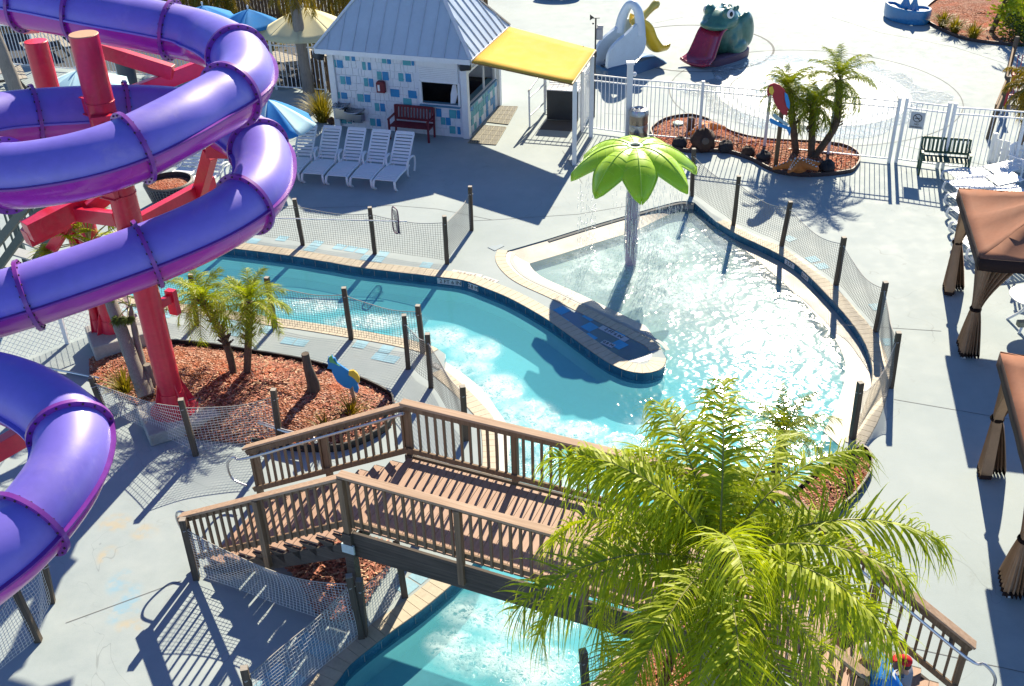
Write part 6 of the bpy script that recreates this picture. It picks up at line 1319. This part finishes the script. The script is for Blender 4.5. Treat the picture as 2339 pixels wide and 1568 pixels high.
# bird signs: painted boards on posts
def board(px_list, base, name, m_, parent, th=.025, off=0.0, conv=None):
    a = P(*base); a = V((a.x, a.y-off, 0)); mb = MB(); pts = [onwall(*(conv(*q) if conv else q), a, a+V((1, 0, 0))) for q in px_list]; mb.plate([(s, z) for s, z in pts], a, (1, 0, 0), (0, 0, 1), th); return mb.build(name, m_, parent)
c1_ = lambda x, y: Zc(1, 2, x, y); bb_ = c1_(905, 640)
ck = empty('bird_sign', P(*bb_), 'blue cockatoo cut-out sign with a yellow wing on a post', 'sign')
board([(650, 180), (662, 140), (676, 150), (692, 122), (705, 150), (722, 150), (742, 196), (800, 235), (850, 270), (900, 292), (938, 320), (948, 372), (925, 385), (940, 430), (930, 470), (895, 452), (885, 405), (860, 432), (800, 412), (740, 362), (700, 290), (690, 250), (650, 245), (662, 215)], bb_, 'body_board', 'parrot_blue', ck, .04, 0, c1_)
board([(848, 268), (890, 262), (925, 292), (945, 330), (946, 374), (925, 372), (905, 345), (880, 325), (845, 305)], bb_, 'wing_board', 'parrot_yellow', ck, .04, .035, c1_); board([(664, 150), (690, 128), (703, 165), (735, 205), (765, 225), (735, 212), (700, 195), (672, 190)], bb_, 'crest_board', 'parrot_green', ck, .03, .03, c1_)
b = P(*bb_); mb = MB(); mb.bar(V((b.x+.02, b.y+.07, 0)), V((b.x-.03, b.y+.07, hgt(*bb_, c1_(860, 400)[1]))), .09, .07, (1, 0, 0)); mb.build('post', 'cap_wood', ck)
rb = (1772, 388); mc = empty('bird_sign', P(*rb), 'red macaw cut-out on a signpost with two pale blue arrow boards', 'sign')
board([(1753, 203), (1758, 194), (1768, 190), (1780, 194), (1792, 205), (1799, 222), (1801, 245), (1797, 264), (1788, 262), (1776, 248), (1768, 232), (1764, 218), (1758, 216), (1754, 222), (1752, 212)], rb, 'body_board', 'parrot_red', mc, .04); board([(1792, 211), (1799, 217), (1804, 235), (1803, 250), (1797, 244), (1793, 228)], rb, 'wing_board', 'parrot_blue', mc, .03, .035); board([(1756, 200), (1764, 197), (1768, 208), (1764, 218), (1757, 212)], rb, 'face_board', 'parrot_yellow', mc, .03, .035)
board([(1765, 262), (1770, 260), (1800, 283), (1799, 290), (1766, 268)], rb, 'arrow_board', mat('arrow_pale', (.3, .45, .5), .6), mc, .03, .05); board([(1757, 274), (1760, 270), (1795, 288), (1806, 292), (1804, 312), (1797, 296), (1760, 281)], rb, 'arrow_board', 'parrot_blue', mc, .03, .06)
b = P(*rb); mb = MB(); mb.bar(V((b.x, b.y+.07, 0)), V((b.x, b.y+.07, hgt(*rb, 255))), .1, .1, (1, 0, 0)); mb.build('post', 'fence_brown', mc)
# right edge: timber rail, red chairs
rr = empty('timber_rail', P(2257, 312), 'weathered timber rail fence by the red chairs at the right edge', 'fence')
for bx, by, ty in ((2257, 318, 250), (2281, 258, 175), (2299, 178, 84)): mb = MB(); b = P(bx, by); mb.bar(b, b+V((.05, 0, hgt(bx, by, ty))), .11, .11, (1, 0, 0)); mb.build('post', 'post_wood', rr)
mb = MB()
for h in (1.0, .55): mb.bar(P(2257, 318)+V((0, 0, h)), P(2281, 258)+V((0, 0, h)), .05, .13); mb.bar(P(2281, 258)+V((0, 0, h)), P(2299, 178)+V((0, 0, h)), .05, .13)
mb.build('rail', 'fence_brown', rr)
def adirondack(c, rz, lab):
    root = empty('adirondack_chair', (0, 0, 0), lab, 'chair', 'red slatted chairs at the right edge'); m_ = 'red_chair'; mb = MB()
    for i in range(5): mb.box((0, -.25+.1*i, .36-.03*i), (.55, .085, .02))
    mb.build('seat', m_, root); mb = MB()
    for i in range(5): mb.bar((-.22+.11*i, .2, .25), (-.26+.13*i, .52, 1.02-.03*abs(i-2)), .1, .02, (1, 0, 0))
    mb.build('backrest', m_, root)
    for s in (-1, 1):
        mb = MB(); mb.bar((s*.33, -.35, .56), (s*.36, .35, .56), .13, .025); mb.build('armrest', m_, root); mb = MB(); mb.bar((s*.3, -.3, 0), (s*.3, -.3, .55), .09, .04); mb.build('leg', m_, root); mb = MB(); mb.bar((s*.28, -.3, .34), (s*.28, .55, .03), .03, .1); mb.build('leg', m_, root)
    root.location = c; root.rotation_euler = (0, 0, rz)
adirondack(P(2318, 238), -.4, 'red slatted chair nearer the fence at the right edge'); adirondack(P(2330, 205), -.4, 'red slatted chair farther back at the right edge')
boards([(2262, 372), (2330, 395)], .75, 'low pale board panel behind the picket fence at the right edge', .2, 'white_paint', 'board_panel')
# depth tiles
def nearest(c, x, y): i = min(range(1, len(c)-1), key=lambda i: (pr(c[i])[0]-x)**2+(pr(c[i])[1]-y)**2); return c[i], (c[i+1]-c[i-1]).normalized()
def walltile(c, x, y, txt, w_, lab, h=.145, z=-.09, bgm='sign_white', ink='ink'):
    q, t = nearest(c, x, y); n_ = V((t.y, -t.x, 0)); q = q+n_*.012+V((0, 0, z)); root = empty('depth_tile', q, lab, 'depth marker'); ux = V((0, 0, 1)).cross(n_); mb = MB(); mb.plate([(-w_/2, -h/2), (w_/2, -h/2), (w_/2, h/2), (-w_/2, h/2)], q, ux, (0, 0, 1), .01); mb.build('tile', bgm, root); text(txt, h*.95, q+n_*.008, ux, (0, 0, 1), 'lettering', ink, root)
walltile(c1, 1033, 638, '2 FT 6 IN', .66, 'white 2 FT 6 IN depth tile on the far pool wall'); walltile(c1, 1083, 650, '0.8 M', .3, 'white 0.8 M depth tile on the far pool wall')
walltile(c4, 1805, 600, '2 FT', .34, '2 FT depth tile on the right pool wall', .12, -.08); walltile(c4, 1836, 622, '0.6 M', .3, '0.6 M depth tile on the right pool wall', .12, -.08)
def decktile(a, b, txt, h, lab, flip=1, bgm='sign_white', ink='ink'):
    a, b = P(*a, .008), P(*b, .008); u = (b-a).normalized(); v = V((-u.y, u.x, 0)); c = (a+b)/2; L = (b-a).length; root = empty('depth_tile', c, lab, 'depth marker'); mb = MB(); mb.plate([(-L/2, -h/2), (L/2, -h/2), (L/2, h/2), (-L/2, h/2)], c, u, v, .006); mb.build('tile', bgm, root); text(txt, h*.8, c+V((0, 0, .006)), u*flip, v*flip, 'lettering', ink, root)
decktile((1032, 620), (1100, 632), '2 FT 6 IN', .16, 'pale 2 FT 6 IN tile set in the deck, facing the river', -1, mat('tile_pale', (.56, .52, .48), .6), mat('ink_faded', (.22, .2, .19), .7)); decktile((1102, 634), (1135, 645), '0.8 M', .16, 'pale 0.8 M tile set in the deck, facing the river', -1, 'tile_pale' if 'tile_pale' in M else bpy.data.materials['tile_pale'], bpy.data.materials['ink_faded'])
decktile((1372, 747), (1432, 778), '2 FT 6 IN', .16, '2 FT 6 IN tile on the blue painted peninsula', 1, mat('tile_grey', (.4, .44, .48), .6)); decktile((1376, 780), (1402, 792), '0.8 M', .15, '0.8 M tile on the blue painted peninsula', 1, bpy.data.materials['tile_grey'])
decktile((990, 832), (1006, 842), 'NO DIVING', .14, 'small dark tile beside the short net fence post', 1, mat('tile_dark', (.16, .17, .17), .5), 'sign_white')
mb = MB(); q = P(1132, 566, .0); mb.prism([tuple(P(x, y))[:2] for x, y in ((1114, 566), (1146, 559), (1152, 563), (1130, 574))], .004, .012); tag(mb.build('skimmer_lid', mat('lid_blue', (.12, .2, .26), .5)), 'dark square skimmer lid at the corner of the leaf pool', 'lid')
# ================================================================ people on the right-hand steps
def skinmesh(chains, name, m_, parent, sub=2):
    vs, es, rs = [], [], []
    idx = {}
    for ch in chains:
        prev = None
        for q, r_ in ch:
            key = tuple(round(x, 4) for x in q)
            if key not in idx: idx[key] = len(vs); vs.append(q); rs.append(r_)
            i = idx[key]
            if prev is not None and prev != i: es.append((prev, i))
            prev = i
    me = bpy.data.meshes.new(name); me.from_pydata([tuple(v) for v in vs], es, []); ob = bpy.data.objects.new(name, me); COL.objects.link(ob)
    md = ob.modifiers.new('skin', 'SKIN'); md.use_smooth_shade = True
    if not me.skin_vertices: bpy.context.view_layer.objects.active = ob; bpy.ops.mesh.customdata_skin_add()
    for i, r_ in enumerate(rs): me.skin_vertices[0].data[i].radius = (r_, r_) if not isinstance(r_, tuple) else r_
    me.skin_vertices[0].data[0].use_root = True
    s = ob.modifiers.new('sub', 'SUBSURF'); s.levels = sub; s.render_levels = sub
    dg = bpy.context.evaluated_depsgraph_get(); dg.update(); m2 = bpy.data.meshes.new_from_object(ob.evaluated_get(dg)); bpy.data.objects.remove(ob)
    m2.name = name; m2.materials.clear(); m2.materials.append(M[m_]); m2.polygons.foreach_set('use_smooth', [True]*len(m2.polygons)); o2 = bpy.data.objects.new(name, m2); COL.objects.link(o2)
    if parent: o2.parent = parent
    return o2
def person(loc, yaw, lab, bend=.3, shirt='shirt_blue', shorts='shorts_grey', la=None, ra=None, cap=None, hair='hair', step=.17, scale=1.0, logo=False):
    root = empty('person', (0, 0, 0), lab, 'person', None); d = V((0, sin(bend), cos(bend))); pel = V((0, 0, .93)); ch = pel+d*.26; nb = pel+d*.5; hd = nb+V((0, sin(bend*.8), cos(bend*.8)))*.2; U = V((1, 0, 0)); fwd = V((0, cos(bend), -sin(bend)))
    la = la or [V((-.27, .05, -.27)), V((-.25, .2, -.5))]; ra = ra or [V((.27, .05, -.27)), V((.25, .2, -.5))]; ch_ = []
    ch_.append([(pel, .13), (pel+d*.14, .115), (ch, .135), (nb-d*.06, .11), (nb, .06), (nb.lerp(hd, .45), .055), (hd-d*.03, .082), (hd+d*.05, .09), (hd+d*.1, .06)]); ch_.append([(hd-d*.03, .082), (hd-d*.03+fwd*.09, .014)])
    arms = []
    for s, arm in ((-1, la), (1, ra)):
        sh = nb-d*.06+U*.18*s; el = sh+arm[0]; wr = sh+arm[1]; ch_.append([(nb-d*.06, .11), (sh, .062), (el, .042), (wr, .028)]); hv = (wr-el).normalized(); pm = wr+hv*.07; ch_.append([(wr, .028), (pm, .032)]); side = hv.cross(V((0, 0, 1))); side = side.normalized() if side.length > .1 else U
        for f in range(4): o = side*(-.03+.02*f); ch_.append([(pm, .032), (pm+o+hv*.03, .009), (pm+o+hv*(.06-.004*abs(f-1.5))+V((0, 0, -.012)), .0085), (pm+o+hv*(.085-.008*abs(f-1.5))+V((0, 0, -.035)), .007)])
        ch_.append([(pm, .032), (pm-side*.045*s+hv*.0+V((0, 0, -.01)), .01), (pm-side*.05*s+hv*.035+V((0, 0, -.02)), .009)]); arms.append((sh, el))
    legs = []
    for s in (-1, 1):
        up = step if s > 0 else 0; hp = pel+V((.09*s, 0, -.04)); kn = V((.1*s, .1+.1*(s > 0), .5+up*.8)); an = V((.1*s, -.02+.18*(s > 0), .08+up)); ch_.append([(pel, .13), (hp, .088), (kn, .056), (an, .038), (an+V((0, .02, -.04)), .038), (an+V((.01*s, .15, -.05)), .03)]); legs.append((hp, kn))
    skinmesh(ch_, 'body', 'skin', root); k_ = 1.0
    sc_ = [[(pel-d*.06, .155), (pel+d*.14, .14), (ch, .16), (nb-d*.06, .13), (nb-d*.0, .075)]]
    for sh, el in arms: sc_.append([(nb-d*.06, .13), (sh, .08), (sh.lerp(el, .75), .062)])
    skinmesh(sc_, 'shirt', shirt, root); skinmesh([[(pel, .155), (pel+d*.05, .15)], *[[(pel, .155), (hp, .11), (hp.lerp(kn, .85), .088)] for hp, kn in legs]], 'shorts', shorts, root)
    mb = MB(); Rb = Matrix.Rotation(-bend*.8, 3, 'X'); c = hd+Rb @ V((0, -.012, .035))
    if cap:
        mb.ball(c+Rb @ V((0, 0, .03)), .105, .12, .1, 18, 12, Rb); mb.build('cap_crown' if cap else 'hair', cap, root, smooth=True, local=True); mb = MB(); rows = [[hd+Rb @ V((r_*sin(a)*.9, .05+r_*cos(a), .055-.04*(r_/.18)**2)) for a in [-1.1+2.2*i/10 for i in range(11)]] for r_ in (.07, .13, .165)]; mb.grid(rows); mb.build('cap_brim', cap, root, smooth=True, local=True, solid=.008)
        mb = MB(); mb.ball(hd+Rb @ V((0, -.055, -.03)), .085, .065, .085, 12, 8, Rb); mb.build('hair', hair, root, smooth=True, local=True)
    else: mb.ball(c, .1, .112, .105, 16, 10, Rb); mb.build('hair', hair, root, smooth=True, local=True)
    for s in (-1, 1):
        mb = MB(); mb.ball(hd+Rb @ V((.033*s, .082, .01)), .012, .008, .009, 8, 6); mb.build('eye', 'ink', root, local=True); mb = MB(); mb.ball(hd+Rb @ V((.092*s, 0, -.005)), .012, .022, .032, 8, 6, Rb); mb.build('ear', 'skin', root, local=True, smooth=True)
    mb = MB(); mb.ball(hd+Rb @ V((0, .083, -.05)), .026, .008, .007, 8, 6, Rb); mb.build('mouth', mat('lips', (.3, .1, .08), .5), root, local=True)
    if logo:
        mb = MB(); n_ = -fwd; o = ch+d*.1+n_*.142; w0 = [(-.1, -.07), (-.11, .05), (-.06, .1), (.02, .09), (.1, .02), (.03, .05), (-.03, .055), (-.06, .03), (-.05, .0), (.02, -.02), (.13, -.12), (.04, -.06), (-.04, -.03)]; mb.plate([(a*.9, b*.9) for a, b in w0], o+n_*.012, U, d, .006); mb.build('shirt_emblem', 'sign_white', root, local=True)
    root.location = loc; root.rotation_euler = (0, 0, yaw); root.scale = (scale,)*3; return root
yaw_up = atan2(BU.x, -BU.y)   # facing up the right-hand steps
def onstair(t, s, z=0): q = NR+SRd*(SRn*t)+BW*(WB*s); q.z = DZ*(1-t)+z; return q
M['hair_grey'] = mat('hair_grey', (.45, .43, .40), .7)
def onst(t, s): q = NR+SRd*(SRn*t)+BW*(WB*s); q.z = DZ*(1-t); return q
person(onst(.66, .06), yaw_up+.1, 'child bending forward in a bright blue shirt with a white emblem on the right-hand steps', .6, 'shirt_blue', 'shorts_grey', cap=None, hair='hair_grey', logo=True, scale=1.0)
person(onst(.70, .28), yaw_up-.35, 'child in a red cap reaching for the rail on the right-hand steps', .12, 'shorts_grey', 'shirt_dark', cap='cap_red', scale=.70, ra=[V((.22, .14, -.12)), V((.36, .34, .0))])
person(onst(.42, .42), yaw_up, 'person in dark clothes half hidden by fronds at the top of the right-hand steps', .3, 'shirt_dark', 'shirt_dark', scale=.8)
